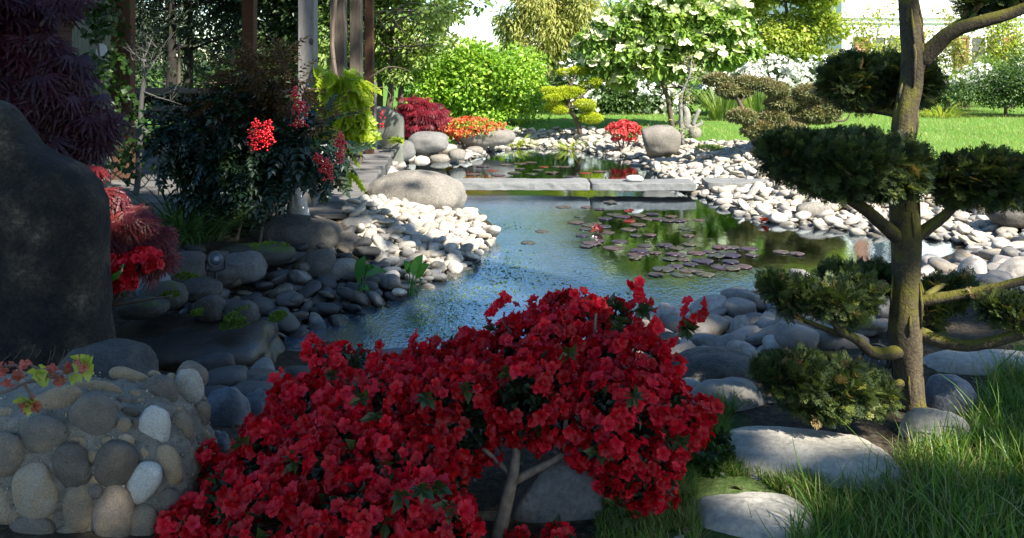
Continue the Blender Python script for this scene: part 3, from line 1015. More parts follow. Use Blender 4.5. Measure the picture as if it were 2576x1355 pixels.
rock('wide flat pale slab stone behind the tall grass at the right edge', (2320, 868, 2660, 982), M_PALE, zb=.26, h=.1, seed=48, e=3.2, rough=.1, rnd=.45, k=5, sink=.8)
rock('dull grey boulder seen under the low right cypress branch', (2330, 770, 2560, 872), M_GREY, zb=.14, dep=.7, seed=49, rnd=.6)
rock('dark angular rock beside the small white stone under the azalea flowers', (1636, 838, 1724, 915), M_DARK, zb=.1, dep=.8, seed=50, e=2.8, cut=3, rnd=.9)
rock('brown grey faceted stone in the near right pebbles', (1725, 842, 1824, 900), M_CRACK, zb=.09, dep=.8, seed=51, e=2.8, cut=3, rnd=.3)
rock('light blue grey egg shaped stone in front of the faceted stone', (1736, 874, 1820, 925), M_PALE, zb=.13, dep=.8, seed=52, rnd=.3, k=3)
rock('long smooth grey stone lying across the near right pebbles', (1745, 815, 1840, 858), M_BLUE, zb=.06, dep=.6, seed=53, rnd=.9, k=3)
rock('low dark grey flat stone among the near right pebbles', (1835, 818, 1960, 860), M_GREY, zb=.07, dep=.6, seed=54, rnd=.1, k=3)
rock('grey slanting slab of rock under the azalea branch at the bottom', (1282, 1150, 1515, 1420), M_GREY, zb=.15, dep=.6, seed=55, e=3.4, cut=2, rnd=.95, rough=.12, d=2.05)
rock('small white stone in the moss under the azalea, strewn with red petals', (1528, 1258, 1672, 1352), M_WHITE, zb=.26, h=.05, seed=56, rnd=.2, sink=.8)
rock('pale stone tip at the very bottom of the picture in the moss', (1655, 1342, 1752, 1420), M_PALE, zb=.26, h=.05, seed=57, rnd=.3, sink=.8)
rock('big dark boulder among the pale pebbles at the right edge', (2490, 512, 2650, 566), M_DARK, zb=.16, dep=.7, seed=58, rnd=.9)
rock('long tan loaf shaped stone on the sunlit right shore', (2002, 509, 2092, 542), M_BOULD, zb=.06, dep=.4, seed=59, rnd=.85, k=3)
rock('smooth blue grey stone below the low right cypress foliage', (2580 - 120, 708, 2560, 778), M_BLUE, zb=.12, dep=.8, seed=60, rnd=.8)
# far side
rock('upright grey boulder striped by tree shadow on the far lawn edge', (1612, 315, 1710, 374), M_BOULD, zb=.22, dep=.6, seed=67, e=3.2, rough=.22, cut=3, rnd=.3, name='boulder', cat='boulder')
rock('low wide grey boulder below the orange azalea on the far shore', (1146, 322, 1296, 358), M_BOULD, zb=.2, dep=.5, seed=62, rnd=.3, name='boulder', cat='boulder')
rock('rounded grey rock under the red maple, half in shade', (1026, 331, 1128, 374), M_GREY, zb=.2, dep=.6, seed=63, rnd=.9)
rock('small dark rock left of the rock under the red maple', (985, 352, 1046, 392), M_GREY, zb=.14, dep=.7, seed=64, rnd=.4, k=3)
FL = [(1000, 380, 1046, 410), (1046, 372, 1104, 396), (1040, 392, 1082, 412), (1080, 388, 1132, 408), (1104, 362, 1150, 384), (1128, 374, 1172, 398), (1150, 356, 1204, 372), (1172, 368, 1216, 386), (1004, 366, 1050, 386), (1214, 358, 1262, 372), (1262, 346, 1312, 360), (1082, 352, 1130, 370), (1330, 342, 1392, 358), (1400, 340, 1450, 356), (1450, 338, 1520, 354)]
for i, b in enumerate(FL):
    rock('flat rounded stone stacked along the far left shore of the pond', b, M_BOULD if i % 2 else M_PEBW, zb=.0 + .05 * (i % 3), dep=.7, seed=70 + i, rnd=[.25, .6, .45, .9, .15][i % 5], k=3, e=2.6, name='shore_stone', cat='stone', group='flat stones stacked along the far left shore')

# ------------------------------------------------------------------ stone footbridge: three slabs
def slab(label, x0, x1, ytop, yf, seed):
    z1 = .145
    zt = .06
    dfr = (CAMZ - z1) * FOC / (yf - 17 - HY)
    dbk = (CAMZ - z1) * FOC / (ytop - HY)
    dbk = min(dbk, dfr + .75)
    xa = (x0 - CX) / FOC * dfr; xb = (x1 - CX) / FOC * dfr
    V, F = cub(28)
    p = V / ((np.abs(V) ** 22).sum(1, keepdims=True) ** (1 / 22.))
    half = np.array([(xb - xa) / 2, (dbk - dfr) / 2, (z1 - zt) / 2])
    p = p * half
    q = p + [xa, dfr, 0]
    p[:, 1] += .02 * fbm(q * 3, seed, 3) + .012 * fbm(q * 14, seed + 2, 2)
    p[:, 2] += .012 * fbm(q * 4, seed + 1, 3) + .004 * fbm(q * 20, seed + 4, 2)
    p[:, 0] += .01 * fbm(q * 5, seed + 3, 2)
    c = np.array([(xa + xb) / 2, (dfr + dbk) / 2, (z1 + zt) / 2])
    o = MB().add(p + c, F, .4 + .1 * (seed % 4)).build('bridge_slab', M_SLAB, loc=c, smooth=False)
    tag(o, label, 'stone slab', 'grey stone slabs bridging the pond')
    for t in np.linspace(.1, .9, 5): KEEP.append((xa + (xb - xa) * t, c[1], abs(xb - xa) / 8, half[1]))


slab('left stone slab of the footbridge, starting at the big pond boulder', 1130, 1484, 449, 478, 3)
slab('middle stone slab of the footbridge, carrying one pale stone', 1489, 1754, 450, 479, 5)
slab('right stone slab of the footbridge, bedded in the white pebbles', 1781, 1990, 448, 476, 6)
rock('pale flat stone lying on the middle slab of the footbridge', (1574, 441, 1618, 456), M_WHITE, zb=.155, dep=.7, seed=91, rnd=.8, k=3)
# piers under the slabs
for x in (1480, 1768):
    p = G(x, 478, 0)
    V, F = stone_verts((.16, .26, .3), x, 3, 4, .1)
    o = MB().add(V + [p[0], p[1] + .42, -.255], F, .3).build('bridge_pier', M_DARK, smooth=True)
    tag(o, 'dark stone pier under the joint of the %s bridge slabs' % ('left and middle' if x < 1600 else 'middle and right'), 'pier')

# ------------------------------------------------------------------ pebbles
def pebble_bank(poly_ov, zpoly, size, spacing, layers, seed, cap=9000, world=False):
    """Poisson-like packing of stones inside a shore polygon. Returns rows x, y, z, r."""
    r = np.random.default_rng(seed)
    poly = np.array([G(x, y, zpoly)[:2] for x, y in poly_ov]) if not world else np.array(poly_ov)
    lo, hi = poly.min(0), poly.max(0)
    out = []
    keep = np.array(KEEP)
    for ly in range(layers):
        n = int((hi - lo).prod() / (spacing ** 2) * 24)
        c = lo + (hi - lo) * r.random((n, 2))
        c = c[in_poly(c, poly)]
        if len(keep):
            for kx, ky, ka, kb in keep:
                c = c[((c[:, 0] - kx) / ka) ** 2 + ((c[:, 1] - ky) / kb) ** 2 > .8]
        rad = size * np.exp(r.normal(0, .42, len(c)))
        rad = np.clip(rad, size * .42, size * 2.4)
        order = np.argsort(-rad * r.uniform(.6, 1.0, len(rad)))
        c, rad = c[order], rad[order]
        cell = size * 2.2
        grid = {}
        for (x, y), q in zip(c, rad):
            ix, iy = int(x // cell), int(y // cell)
            ok = True
            for dx in (-2, -1, 0, 1, 2):
                for dy in (-2, -1, 0, 1, 2):
                    for (a, b, s) in grid.get((ix + dx, iy + dy), ()):
                        if (a - x) ** 2 + (b - y) ** 2 < ((s + q) * (.70 if ly == 0 else .95)) ** 2:
                            ok = False; break
                    if not ok: break
                if not ok: break
            if ok:
                grid.setdefault((ix, iy), []).append((x, y, q))
                out.append((x, y, ly, q))
    o = np.array(out[:cap])
    z = ground_z(o[:, 0], o[:, 1])
    z = z + o[:, 3] * (.15 + .62 * o[:, 2]) + .012 * r.normal(size=len(o))
    return np.stack([o[:, 0], o[:, 1], z, o[:, 3]], 1)


RIGHT = [(1785, 478), (1735, 468), (1685, 447), (1645, 410), (1535, 384), (1440, 369), (1320, 366), (1235, 371), (1180, 384), (1140, 398), (1150, 356), (1290, 343), (1440, 343), (1540, 350), (1640, 362), (1715, 374), (1800, 390), (1900, 402), (2000, 416), (2150, 440), (2330, 468), (2576, 496), (2760, 520), (2760, 690), (2600, 660), (2470, 610), (2385, 572), (2250, 584), (2100, 565), (1955, 552), (1845, 510)]
NEARR = [(1520, 880), (1600, 818), (1765, 748), (1900, 716), (2100, 698), (2330, 664), (2435, 636), (2470, 612), (2760, 690), (2760, 850), (2420, 850), (2300, 900), (2100, 960), (1920, 970), (1600, 965)]
SPIT = [(870, 548), (930, 540), (1060, 530), (1186, 522), (1242, 582), (1196, 634), (1150, 668), (1088, 690), (1004, 720), (945, 640), (880, 600)]
LEFTB = [(945, 640), (1004, 716), (912, 752), (822, 776), (715, 804), (656, 842), (590, 835), (520, 800), (440, 770), (430, 700), (520, 690), (640, 690), (700, 650), (760, 632), (850, 610)]
DECKE = [(975, 402), (1004, 396), (1004, 418), (970, 440), (935, 500), (900, 545), (870, 545), (925, 480)]

NEARL = [(520, 990), (600, 975), (690, 985), (700, 1040), (640, 1120), (520, 1170), (505, 1090)]
banks = []
def bank(poly, zp, size, sp, ly, seed, m, label, group):
    banks.append((pebble_bank(poly, zp, size, sp, ly, seed), m, label, group))


bank(RIGHT, .10, .031, .058, 2, 5, M_PEBW, 'pale rounded pebble on the sunlit right hand bank', 'pale pebbles on the sunlit right bank')
bank(NEARR, .10, .042, .078, 2, 6, M_PEB, 'smooth blue grey pebble on the shaded near right bank', 'grey pebbles on the shaded near right bank')
bank(SPIT, .08, .026, .05, 2, 7, M_PEBW, 'pale pebble on the sunlit spit in front of the big pond boulder', 'pale pebbles on the sunlit spit')
bank(LEFTB, .10, .031, .058, 2, 8, M_PEBSH, 'dark grey pebble on the shaded left bank', 'dark pebbles on the shaded left bank')
bank(NEARL, .10, .04, .075, 2, 10, M_PEBSH, 'dark wet pebble between the cobble wall and the red azalea', 'dark pebbles beside the cobble wall')
bank(DECKE, .05, .045, .085, 1, 9, M_PEB, 'small pebble along the deck edge beside the big boulder', 'pebbles along the deck edge')

# the picture areas that hide pebbles (azalea, cypress pads, standing stone)
HIDE = [np.array([(400, 1355), (520, 1170), (690, 1000), (740, 880), (960, 890), (1170, 840), (1420, 740), (1700, 760), (1640, 900), (1780, 1060), (1700, 1240), (1500, 1355)]),
        np.array([(1905, 330), (2576, 360), (2576, 520), (2300, 520), (2100, 490), (1930, 440)]),
        np.array([(1905, 690), (2300, 650), (2450, 690), (2400, 820), (2250, 860), (2280, 1060), (1890, 1000)]),
        np.array([(2225, 500), (2320, 500), (2330, 1000), (2240, 1000)])]
PV = [ico(2)[0] * 1.0 for _ in range(1)]


def pebble_shape(r, seed):
    half = r * np.array([1.1 * rng.uniform(.85, 1.25), .75 * rng.uniform(.75, 1.25), .44 * rng.uniform(.6, 1.4)])
    V, F = stone_verts(half, seed, 2 if r < .05 else 3, rng.uniform(1.9, 3.2), .2, .03, rng.uniform(0, 6.28), (rng.normal() * .3, rng.normal() * .3), cut=int(rng.integers(0, 4)))
    return V, F


rows = []
for bi, (b, m, lab, grp) in enumerate(banks):
    px = CX + b[:, 0] / b[:, 1] * FOC
    py = HY + (CAMZ - b[:, 2]) / b[:, 1] * FOC
    vis = (px > 5) & (px < 2570) & (py < 1340)
    for h in HIDE: vis &= ~in_poly(np.stack([px, py], 1), h)
    for i in range(len(b)): rows.append((b[i, 3] / b[i, 1] * (1 if vis[i] else 0), bi, i))
rows.sort(reverse=True)
single = {(bi, i) for _, bi, i in rows[:290]}
print('pebbles', [len(b[0]) for b in banks])
for bi, (b, m, lab, grp) in enumerate(banks):
    mb = MB()
    for i, (x, y, z, r) in enumerate(b):
        V, F = pebble_shape(r, 1000 * bi + i)
        V = V + [x, y, z]
        t = rng.random()
        if (bi, i) in single:
            o = MB().add(V, F, t).build('pebble', m, loc=(x, y, z), smooth=True)
            tag(o, lab, 'pebble', grp)
        else:
            mb.add(V, F, t)
    o = mb.build('pebbles', m, smooth=True)
    tag(o, 'mass of ' + grp, 'pebbles', kind='stuff')
# ------------------------------------------------------------------ pavilion, walls, lamps, house
M_POST = wood_mat('weathered_timber', (.045, .04, .035), (.19, .175, .158))
M_SHPOST = wood_mat('shade_darkened_timber', (.03, .022, .016), (.12, .1, .08))  # post timber again, darkened to stand in for shade
M_DECK = wood_mat('deck_timber', (.035, .032, .029), (.135, .127, .118), grain=(1.2, 14, 14))
M_BROWN = wood_mat('brown_siding', (.03, .014, .008), (.09, .045, .028), grain=(1.0, 14, 12))
M_OLDGREEN = wood_mat('algae_stained_timber', (.05, .055, .035), (.15, .15, .11))
M_CONC = stone_mat('old_concrete', [(.07, .075, .06), (.13, .135, .11), (.2, .2, .17)], 2.5, .9, .3, .15)
M_BLACK = plain_mat('black_plastic', (.012, .012, .013), .35)
M_GLASS = plain_mat('lamp_glass', (.03, .045, .06), .45, noise=.4, scale=60)
M_STEEL = plain_mat('lamp_reflector', (.12, .13, .15), .35, metal=1)

DZ = .26   # deck level
pav = thing('pavilion', 'dark timber pavilion with grey posts and plank deck at the pond edge', 'pavilion', (-2.6, 8.6, .0))
mb = MB()
y = 6.38
i = 0
while y < 10.9:
    wdt = .145
    xe = -1.33 - .062 * (y - 6.4)
    box(mb, (-7.6, y, DZ - .035), (xe + .012 * math.sin(i * 2.3), y + wdt - .009, DZ + .004 * math.sin(i * 1.7)), rng.random(), bev=.004)
    y += wdt
    i += 1
mb.build('deck', M_DECK, pav)
mb = MB()
for (a, b) in (((-1.36, 6.45), (-1.63, 10.86)),):
    n = 2
    V = np.array([(a[0] - .05, a[1], DZ - .20), (a[0], a[1], DZ - .20), (b[0], b[1], DZ - .20), (b[0] - .05, b[1], DZ - .20), (a[0] - .05, a[1], DZ - .045), (a[0], a[1], DZ - .045), (b[0], b[1], DZ - .045), (b[0] - .05, b[1], DZ - .045)])
    mb.add(V, [[(3, 2, 1, 0), (4, 5, 6, 7), (0, 1, 5, 4), (1, 2, 6, 5), (2, 3, 7, 6), (3, 0, 4, 7)]], .2)
box(mb, (-7.6, 6.42, DZ - .22), (-1.45, 6.47, DZ - .04), .3)
mb.build('fascia_board', M_DECK, pav)


def post(x0, x1, d, mbx=None, z0=DZ, z1=2.95, m=None, depth=None, rnd=.5):
    xa = (x0 - CX) / FOC * d; xb = (x1 - CX) / FOC * d
    mb = MB()
    box(mb, (xa, d, z0 - .03), (xb, d + (depth or (xb - xa)), z1), rnd, bev=.006)
    return mb.build('post', m or M_POST, pav)


p1 = post(749, 790, 6.75, rnd=.6)
mb = MB()   # knot on the nearest post
V, F = stone_verts((.02, .006, .03), 5, 2, 2, .05)
q = P(783, 105, 6.748)
mb.add(V + q, F, .1); mb.build('knot', M_DARK, p1)
post(829, 866, 7.95, rnd=.1, m=M_SHPOST)
post(879, 908, 9.4, rnd=.25, m=M_SHPOST)
post(917, 938, 10.5, rnd=.15, m=M_BROWN)
post(926, 944, 10.35 + .5, rnd=.5, z1=1.2, depth=.12)
# rear row of posts, rails, solid wall on the left
post(608, 638, 10.6, m=M_BROWN, rnd=.7)
post(180, 265, 7.75, m=M_OLDGREEN, depth=.12)
post(262, 328, 8.2, m=M_BROWN, depth=.12, rnd=.8)
for yy, hh, lab in ((222, 15, 'rail'), (268, 12, 'rail')):
    a = P(330, yy, 10.62); b = P(905, yy + 8, 10.62)
    mb = MB()
    box(mb, (a[0], 10.62, a[2] - hh / FOC * 10.6), (b[0], 10.68, a[2]), .7, bev=.004)
    mb.build('rail', M_POST, pav)
mb = MB()
for i in range(22):   # horizontal weather boards
    z = DZ + .02 + i * .125
    t = .012
    V = np.array([(-8.2, 7.9 - t, z), (-4.35, 7.9 - t, z), (-4.35, 7.9, z + .124), (-8.2, 7.9, z + .124), (-8.2, 7.95, z), (-4.35, 7.95, z), (-4.35, 7.95, z + .124), (-8.2, 7.95, z + .124)])
    mb.add(V, [[(0, 1, 2, 3), (5, 4, 7, 6), (0, 4, 5, 1), (3, 2, 6, 7), (0, 3, 7, 4), (1, 5, 6, 2)]], rng.random())
mb.build('board_wall', M_BROWN, pav)
mb = MB()
for xx in np.linspace(-7.8, -1.75, 14):
    box(mb, (xx, 6.5, 3.09), (xx + .08, 11.0, 3.25), .4, bev=.006)
mb.build('rafters', M_BROWN, pav)
for yb in (6.78, 10.62):
    mb = MB()
    box(mb, (-8.0, yb, 2.92), (-1.5, yb + .12, 3.085), .4, bev=.006)
    mb.build('beam', M_BROWN, pav)
mb = MB()
yy = 6.4
while yy < 11.1:
    box(mb, (-8.1, yy, 3.255), (-1.55, yy + .2, 3.28), rng.random())
    yy += .205
mb.build('roof', M_BROWN, pav)
# square-mesh lattice below the rail
mb = MB()
for xx in np.arange(-5.0, -2.0, .10):
    box(mb, (xx, 10.64, DZ + .02), (xx + .022, 10.66, .86), .4)
for zz in np.arange(.32, .86, .1):
    box(mb, (-5.0, 10.663, zz), (-2.0, 10.675, zz + .022), .4)
mb.build('lattice', M_BROWN, pav)

# stone ornament hanging on a cord from the corner post
orn = thing('hanging_ornament', 'pale oval stone hanging on a dark cord from the stained corner post', 'ornament', P(255, 160, 7.6))
V, F = stone_verts((.055, .03, .115), 8, 3, 2.2, .12, .05)
MB().add(V + P(256, 140, 7.6), F, .6).build('stone', M_WHITE, orn, smooth=True)
mb = MB(); tube(mb, [P(256, -40, 7.6), P(256, 112, 7.6)], .005, 6); tube(mb, [P(248, 168, 7.6), P(248, 300, 7.6)], .008, 6)
mb.build('cord', M_BLACK, orn)

# old concrete wall end and stones behind the far post
cw = MB()
a = P(936, 300, 11.2); b = P(1004, 300, 11.2)
V, F = cub(10)
p = V / ((np.abs(V) ** 10).sum(1, keepdims=True) ** .1) * np.array([.24, .1, .42])
p[:, 2] -= .12 * sstep(-.2, 1, p[:, 0] / .24)
cw.add(p + [(a[0] + b[0]) / 2, 11.3, .42], F, .4)
o = cw.build('garden_wall', M_CONC, smooth=True); tag(o, 'old greenish concrete wall end behind the farthest pavilion post', 'wall')


def spotlight(label, x, y, d, dx, r=.05):
    c = P(x, y, d)
    t = thing('spotlight', label, 'spotlight', (c[0], c[1], c[2] - .09))
    ax = unit(np.array([dx, -.9, .22]))
    mb = MB()
    pts = [c - ax * .075, c - ax * .07, c - ax * .0, c + ax * .05, c + ax * .051]
    tube(mb, pts, [.03, r * .9, r * .95, r, r * .99], 24)
    for kk in range(4):
        tube(mb, [c - ax * (.06 - kk * .014), c - ax * (.055 - kk * .014)], [r * 1.06, r * 1.06], 24)
    mb.build('housing', M_BLACK, t, smooth=False)
    mb = MB(); tube(mb, [c + ax * .052, c + ax * .056, c + ax * .058], [r * .8, r * .75, r * .3], 24)
    ln = mb.build('lens', M_GLASS, t, smooth=True)
    mb = MB(); tube(mb, [c + ax * .0585, c + ax * .060], [r * .34, r * .3], 16); mb.build('reflector', M_STEEL, ln)
    mb = MB()
    sd = unit(np.cross(ax, [0, 0, 1]))
    for s in (-1, 1):
        tube(mb, [c + sd * s * r * 1.15, c + sd * s * r * 1.15 + [0, 0, -.06], c + [0, 0, -.075]], .006, 8)
    tube(mb, [c + [0, 0, -.07], c + [0, 0, -.16]], .008, 8)
    mb.build('bracket', M_BLACK, t)
    return t


spotlight('black round garden spotlight between rocks on the shaded left bank', 542, 652, 4.5, .45, .044)
spotlight('black garden spotlight on the ground behind the cypress trunk', 2205, 905, 3.0, -.55, .05)

# ------------------------------------------------------------------ cobble wall in the near left corner
wall = thing('cobble_wall', 'rough low wall of mixed river cobbles set in crumbly mortar', 'wall', (-1.35, 2.15, .1))
WC = np.array([-1.47, 2.12, .14]); WH = np.array([.65, .21, .485]); WE = 4.5
V, F = cub(90)
p = V / ((np.abs(V) ** WE).sum(1, keepdims=True) ** (1 / WE))
pw = p * WH
pw[:, 2] -= .085 * sstep(.1, -1, p[:, 0]) * sstep(0, 1, p[:, 2])
pw = pw + unit(pw) * (.03 * fbm(pw * 6, 5, 4) + .012 * fbm(pw * 38, 6, 2))[:, None]
MB().add(pw + WC, F, .5).build('mortar', M_MORTAR, wall, smooth=True)
gm = MB()
gi = rng.choice(len(pw), 6500)
gV, gF = ico(1)
gs = .0022 * np.exp(rng.normal(0, .45, len(gi)))
scatter(gm, (gV, gF), pw[gi] + WC + rng.normal(size=(len(gi), 3)) * .006, frames(rand_dirs(len(gi)), rand_dirs(len(gi))), gs[:, None] * rng.uniform(.6, 1.3, (len(gi), 3)))
tag(gm.build('grit', M_COB, wall, smooth=True), kind='stuff')
CB = [(1010, 290, 90, 80, .4), (850, 380, 110, 90, .3), (930, 520, 90, 120, .36), (1000, 740, 90, 80, .2), (520, 560, 110, 90, .3), (480, 620, 80, 110, .25), (190, 470, 110, 80, .2), (700, 740, 110, 80, .42), (420, 760, 60, 120, .3), (720, 1000, 100, 90, .22), (470, 1010, 80, 120, .3), (120, 1180, 100, 110, .35), (860, 1340, 120, 110, .2), (1150, 1130, 80, 80, .3), (1290, 1000, 70, 70, .4), (60, 930, 80, 80, .3), (1320, 420, 90, 90, .45), (620, 330, 90, 70, .5), (710, 255, 340, 130, .48), (980, 165, 270, 120, .42), (390, 370, 380, 190, .40), (705, 480, 280, 330, .22), (335, 590, 300, 230, .24), (60, 720, 240, 270, .3), (555, 810, 220, 320, .12), (285, 980, 270, 370, .62), (880, 790, 260, 290, .1), (1145, 560, 210, 310, .92), (1085, 925, 190, 280, .96), (1255, 820, 170, 270, .52), (1190, 290, 240, 230, .14), (1415, 250, 190, 270, .8), (1350, 560, 160, 240, .34), (1505, 450, 110, 210, .3), (1440, 140, 200, 150, .2), (870, 1150, 270, 370, .3), (600, 1110, 190, 340, .35), (1070, 1240, 200, 260, .28), (20, 1090, 120, 270, .6), (250, 1290, 330, 220, .22), (1250, 1090, 170, 200, .2), (1400, 770, 90, 190, .34), (1490, 790, 100, 230, .45), (30, 455, 150, 130, .4), (1160, 140, 90, 70, .5), (1380, 1010, 100, 160, .25), (480, 1350, 220, 150, .3), (740, 1380, 240, 160, .33)]
rc = np.random.default_rng(77)
for k in range(4000):   # smaller cobbles packed between the large ones
    if len(CB) > 96: break
    x, y = rc.uniform(0, 1540), rc.uniform(120, 1340)
    if y < 520 - .33 * x + 0 * x and x < 900: continue
    sw, sh = rc.uniform(55, 125), rc.uniform(55, 125)
    if all(((x - a) / (sw + c)) ** 2 + ((y - b) / (sh + d)) ** 2 > .2 for a, b, c, d, _ in CB): CB.append((x, y, sw, sh, rc.uniform(.1, .62)))
for i, (x, y, w_, h_, t) in enumerate(CB):
    X, Y = x * .3337, 903 + y * .3337
    # walk the ray to the wall's surface
    best = 1e9
    for d in np.arange(1.8, 2.4, .01):
        q0 = (P(X, Y, d) - WC) / WH
        q0[2] += .175 * float(sstep(.1, -1, q0[0])) * float(sstep(0, 1, q0[2]))
        v = (np.abs(q0) ** WE).sum()
        if v < best - 1e-6 and best > 1: best, dd, q = v, d, q0
    c = P(X, Y, dd)
    nrm = unit(np.sign(q) * np.abs(q) ** (WE - 1) / WH)
    hw, hh = w_ * .3337 / FOC * dd * .6, h_ * .3337 / FOC * dd * .6
    V, F = stone_verts((hw, min(hw, hh) * .62, hh), 300 + i, 3, rng.uniform(2.0, 2.6), .13, .04, cut=int(rng.integers(0, 3)), tilt=(0, rng.normal() * .25))
    V = V + nrm * min(hw, hh) * .16
    MB().add(V + c, F, t).build('cobble', M_COB, wall, smooth=True)

# ------------------------------------------------------------------ house far right
M_WALLW = plain_mat('white_render', (.8, .79, .76), .9, noise=.03, scale=3)
M_TRIM = plain_mat('pale_trim', (.7, .69, .66), .8, noise=.04)
M_SHUT = plain_mat('brown_shutter', (.3, .1, .04), .6)
M_WIN = plain_mat('window_glass', (.06, .07, .08), .05, noise=.3, scale=2)
M_TILE = plain_mat('clay_tile', (.34, .11, .06), .85, scale=8)
hs = thing('white_house', 'large white rendered house with brown shutters beyond the lawn', 'house', (18, 28, .3))
HD = 27.0
hx0 = (2118 - CX) / FOC * HD
mb = MB(); box(mb, (hx0, HD, .2), (31, HD + 9, 7.6), .5); box(mb, (hx0 - 4.2, HD + 2.2, .2), (hx0 - .003, HD + 9, 6.4), .4)
mb.build('wall', M_WALLW, hs)
mb = MB()
for z, dpt in ((2.97, .10), (2.80, .06)):
    box(mb, (hx0 - .06, HD - dpt, z - .06), (31, HD - .003, z), .5)
box(mb, (hx0 - .15, HD - .25, 7.2), (31.2, HD - .003, 7.45), .5)
mb.build('moulding', M_TRIM, hs)
mb = MB()
V = np.array([(hx0 - .5, HD - .5, 7.6), (31.5, HD - .5, 7.6), (31.5, HD + 9.5, 7.6), (hx0 - .5, HD + 9.5, 7.6), (hx0 + 3, HD + 4.5, 9.6), (28, HD + 4.5, 9.6)])
mb.add(V, [[(0, 1, 5, 4), (2, 3, 4, 5)], [(1, 2, 5), (3, 0, 4), (0, 3, 2), (0, 2, 1)]], .5)
V = np.array([(hx0 - 4.6, HD + 1.8, 6.4), (hx0 - .01, HD + 1.8, 6.4), (hx0 - .01, HD + 9, 8.2), (hx0 - 4.6, HD + 9, 8.2)])
mb.add(V, [[(0, 1, 2, 3)]], .5)
mb.build('roof', M_TILE, hs)


def window(x, z0, z1, wd, yw, shut=(1, 1)):
    mb = MB()
    for (a, b, c, d) in ((x - wd / 2 - .08, x + wd / 2 + .08, z1, z1 + .1), (x - wd / 2 - .1, x + wd / 2 + .1, z0 - .1, z0), (x - wd / 2 - .08, x - wd / 2, z0, z1), (x + wd / 2, x + wd / 2 + .08, z0, z1), (x - .03, x + .03, z0, z1)):
        box(mb, (a, yw - .05, c), (b, yw - .002, d), .5)
    f = mb.build('window', M_TRIM, hs)
    mb = MB(); box(mb, (x - wd / 2, yw - .02, z0), (x - .031, yw - .003, z1)); box(mb, (x + .031, yw - .02, z0), (x + wd / 2, yw - .003, z1)); mb.build('pane', M_WIN, f)
    for s in (-1, 1):
        if not shut[0 if s < 0 else 1]: continue
        mb = MB()
        xc = x + s * (wd / 2 + .12 + wd * .24)
        ww = wd * .24
        for zz in np.arange(z0 + .03, z1 - .04, .075):
            V = np.array([(xc - ww + .04, yw - .05, zz), (xc + ww - .04, yw - .05, zz), (xc + ww - .04, yw - .03, zz + .065), (xc - ww + .04, yw - .03, zz + .065)])
            mb.add(V, [[(0, 1, 2, 3)]], .5)
        for (a, b, c, d) in ((xc - ww, xc - ww + .04, z0, z1), (xc + ww - .04, xc + ww, z0, z1), (xc - ww + .04, xc + ww - .04, z0 - .02, z0 + .03), (xc - ww + .04, xc + ww - .04, z1 - .03, z1 + .02)):
            box(mb, (a, yw - .06, c), (b, yw - .004, d))
        mb.build('shutter', M_SHUT, f)


for xv in (2228, 2478, 2760): window((xv - CX) / FOC * HD, 1.05, 2.25, .95, HD)
for xv in (2228, 2478, 2760): window((xv - CX) / FOC * HD, 4.1, 5.6, .95, HD)
window(hx0 - 1.2, 1.1, 2.3, .9, HD + 2.2)
window(hx0 - 3.2, 1.1, 2.9, .9, HD + 2.2, (1, 0))
window(hx0 - 2.0, 4.2, 5.6, .9, HD + 2.2)
# ------------------------------------------------------------------ plant materials
B_BARK = stone_mat('bark', [(.035, .026, .018), (.085, .065, .045), (.17, .135, .095)], 9, .9, .8, .4, streak=3)
B_PALE = stone_mat('pale_bark', [(.1, .095, .08), (.2, .19, .16), (.32, .3, .25)], 9, .9, .5, .3)
B_CYP = stone_mat('cypress_bark', [(.024, .018, .01), (.06, .046, .026), (.16, .12, .07)], 7, .9, 1.0, .45, streak=5, moss=(.12, .108, .015), moss_amt=.47, bd=.02)
B_SHBARK = stone_mat('shade_darkened_bark', [(.01, .008, .007), (.022, .018, .014), (.04, .034, .026)], 9, .95, .6, .3)  # conifer trunks' shaded look is put into the bark colour
TW = plain_mat('twig', (.12, .085, .06), .8)
L_SHNEEDLE = leaf_mat('shade_darkened_needles', [(.008, .014, .008), (.018, .03, .014), (.035, .05, .02)], .12)  # shade behind the pavilion is darkened into the needle colour
L_MID = leaf_mat('green_leaves', [(0.06334, 0.1108, 0.02956), (0.1161, 0.1961, 0.04222), (0.2111, 0.2899, 0.06334), (0.2956, 0.341, 0.1056)], .35, .45)
L_SHLEAF = leaf_mat('shade_darkened_leaves', [(.012, .026, .01), (.025, .048, .014), (.05, .08, .02)], .25, .45)  # leaf colour lowered to stand in for shade around the pavilion
L_HEDGE = leaf_mat('bright_hedge_leaves', [(0.09477, 0.193, 0.02527), (0.1778, 0.3335, 0.0337), (0.2843, 0.4563, 0.05265), (0.4027, 0.509, 0.08424)], .35, .35, spec=.5)
L_YELL = leaf_mat('yellow_green_leaves', [(0.162, 0.189, 0.0405), (0.2565, 0.2835, 0.06075), (0.3645, 0.3645, 0.0945), (0.405, 0.3645, 0.135)], .4, .5)
L_LIME = leaf_mat('lime_leaves', [(0.1337, 0.216, 0.0351), (0.2525, 0.3375, 0.04388), (0.3861, 0.432, 0.07898), (0.4901, 0.486, 0.1229)], .4, .5)
L_DOG = leaf_mat('dogwood_leaves', [(0.07735, 0.1517, 0.0306), (0.1436, 0.2499, 0.04488), (0.221, 0.3392, 0.0612), (0.3315, 0.4106, 0.102)], .35, .45)
L_SHRUB = leaf_mat('dark_shrub_leaves', [(0.0216, 0.048, 0.0144), (0.042, 0.09, 0.0216), (0.084, 0.144, 0.0336), (0.12, 0.192, 0.054)], .3, .4)
L_PURP = leaf_mat('purple_maple_leaves', [(0.02079, 0.002457, 0.00567), (0.03813, 0.004914, 0.0104), (0.05892, 0.00819, 0.01418)], .35, .45, (1.6, .8, .7))
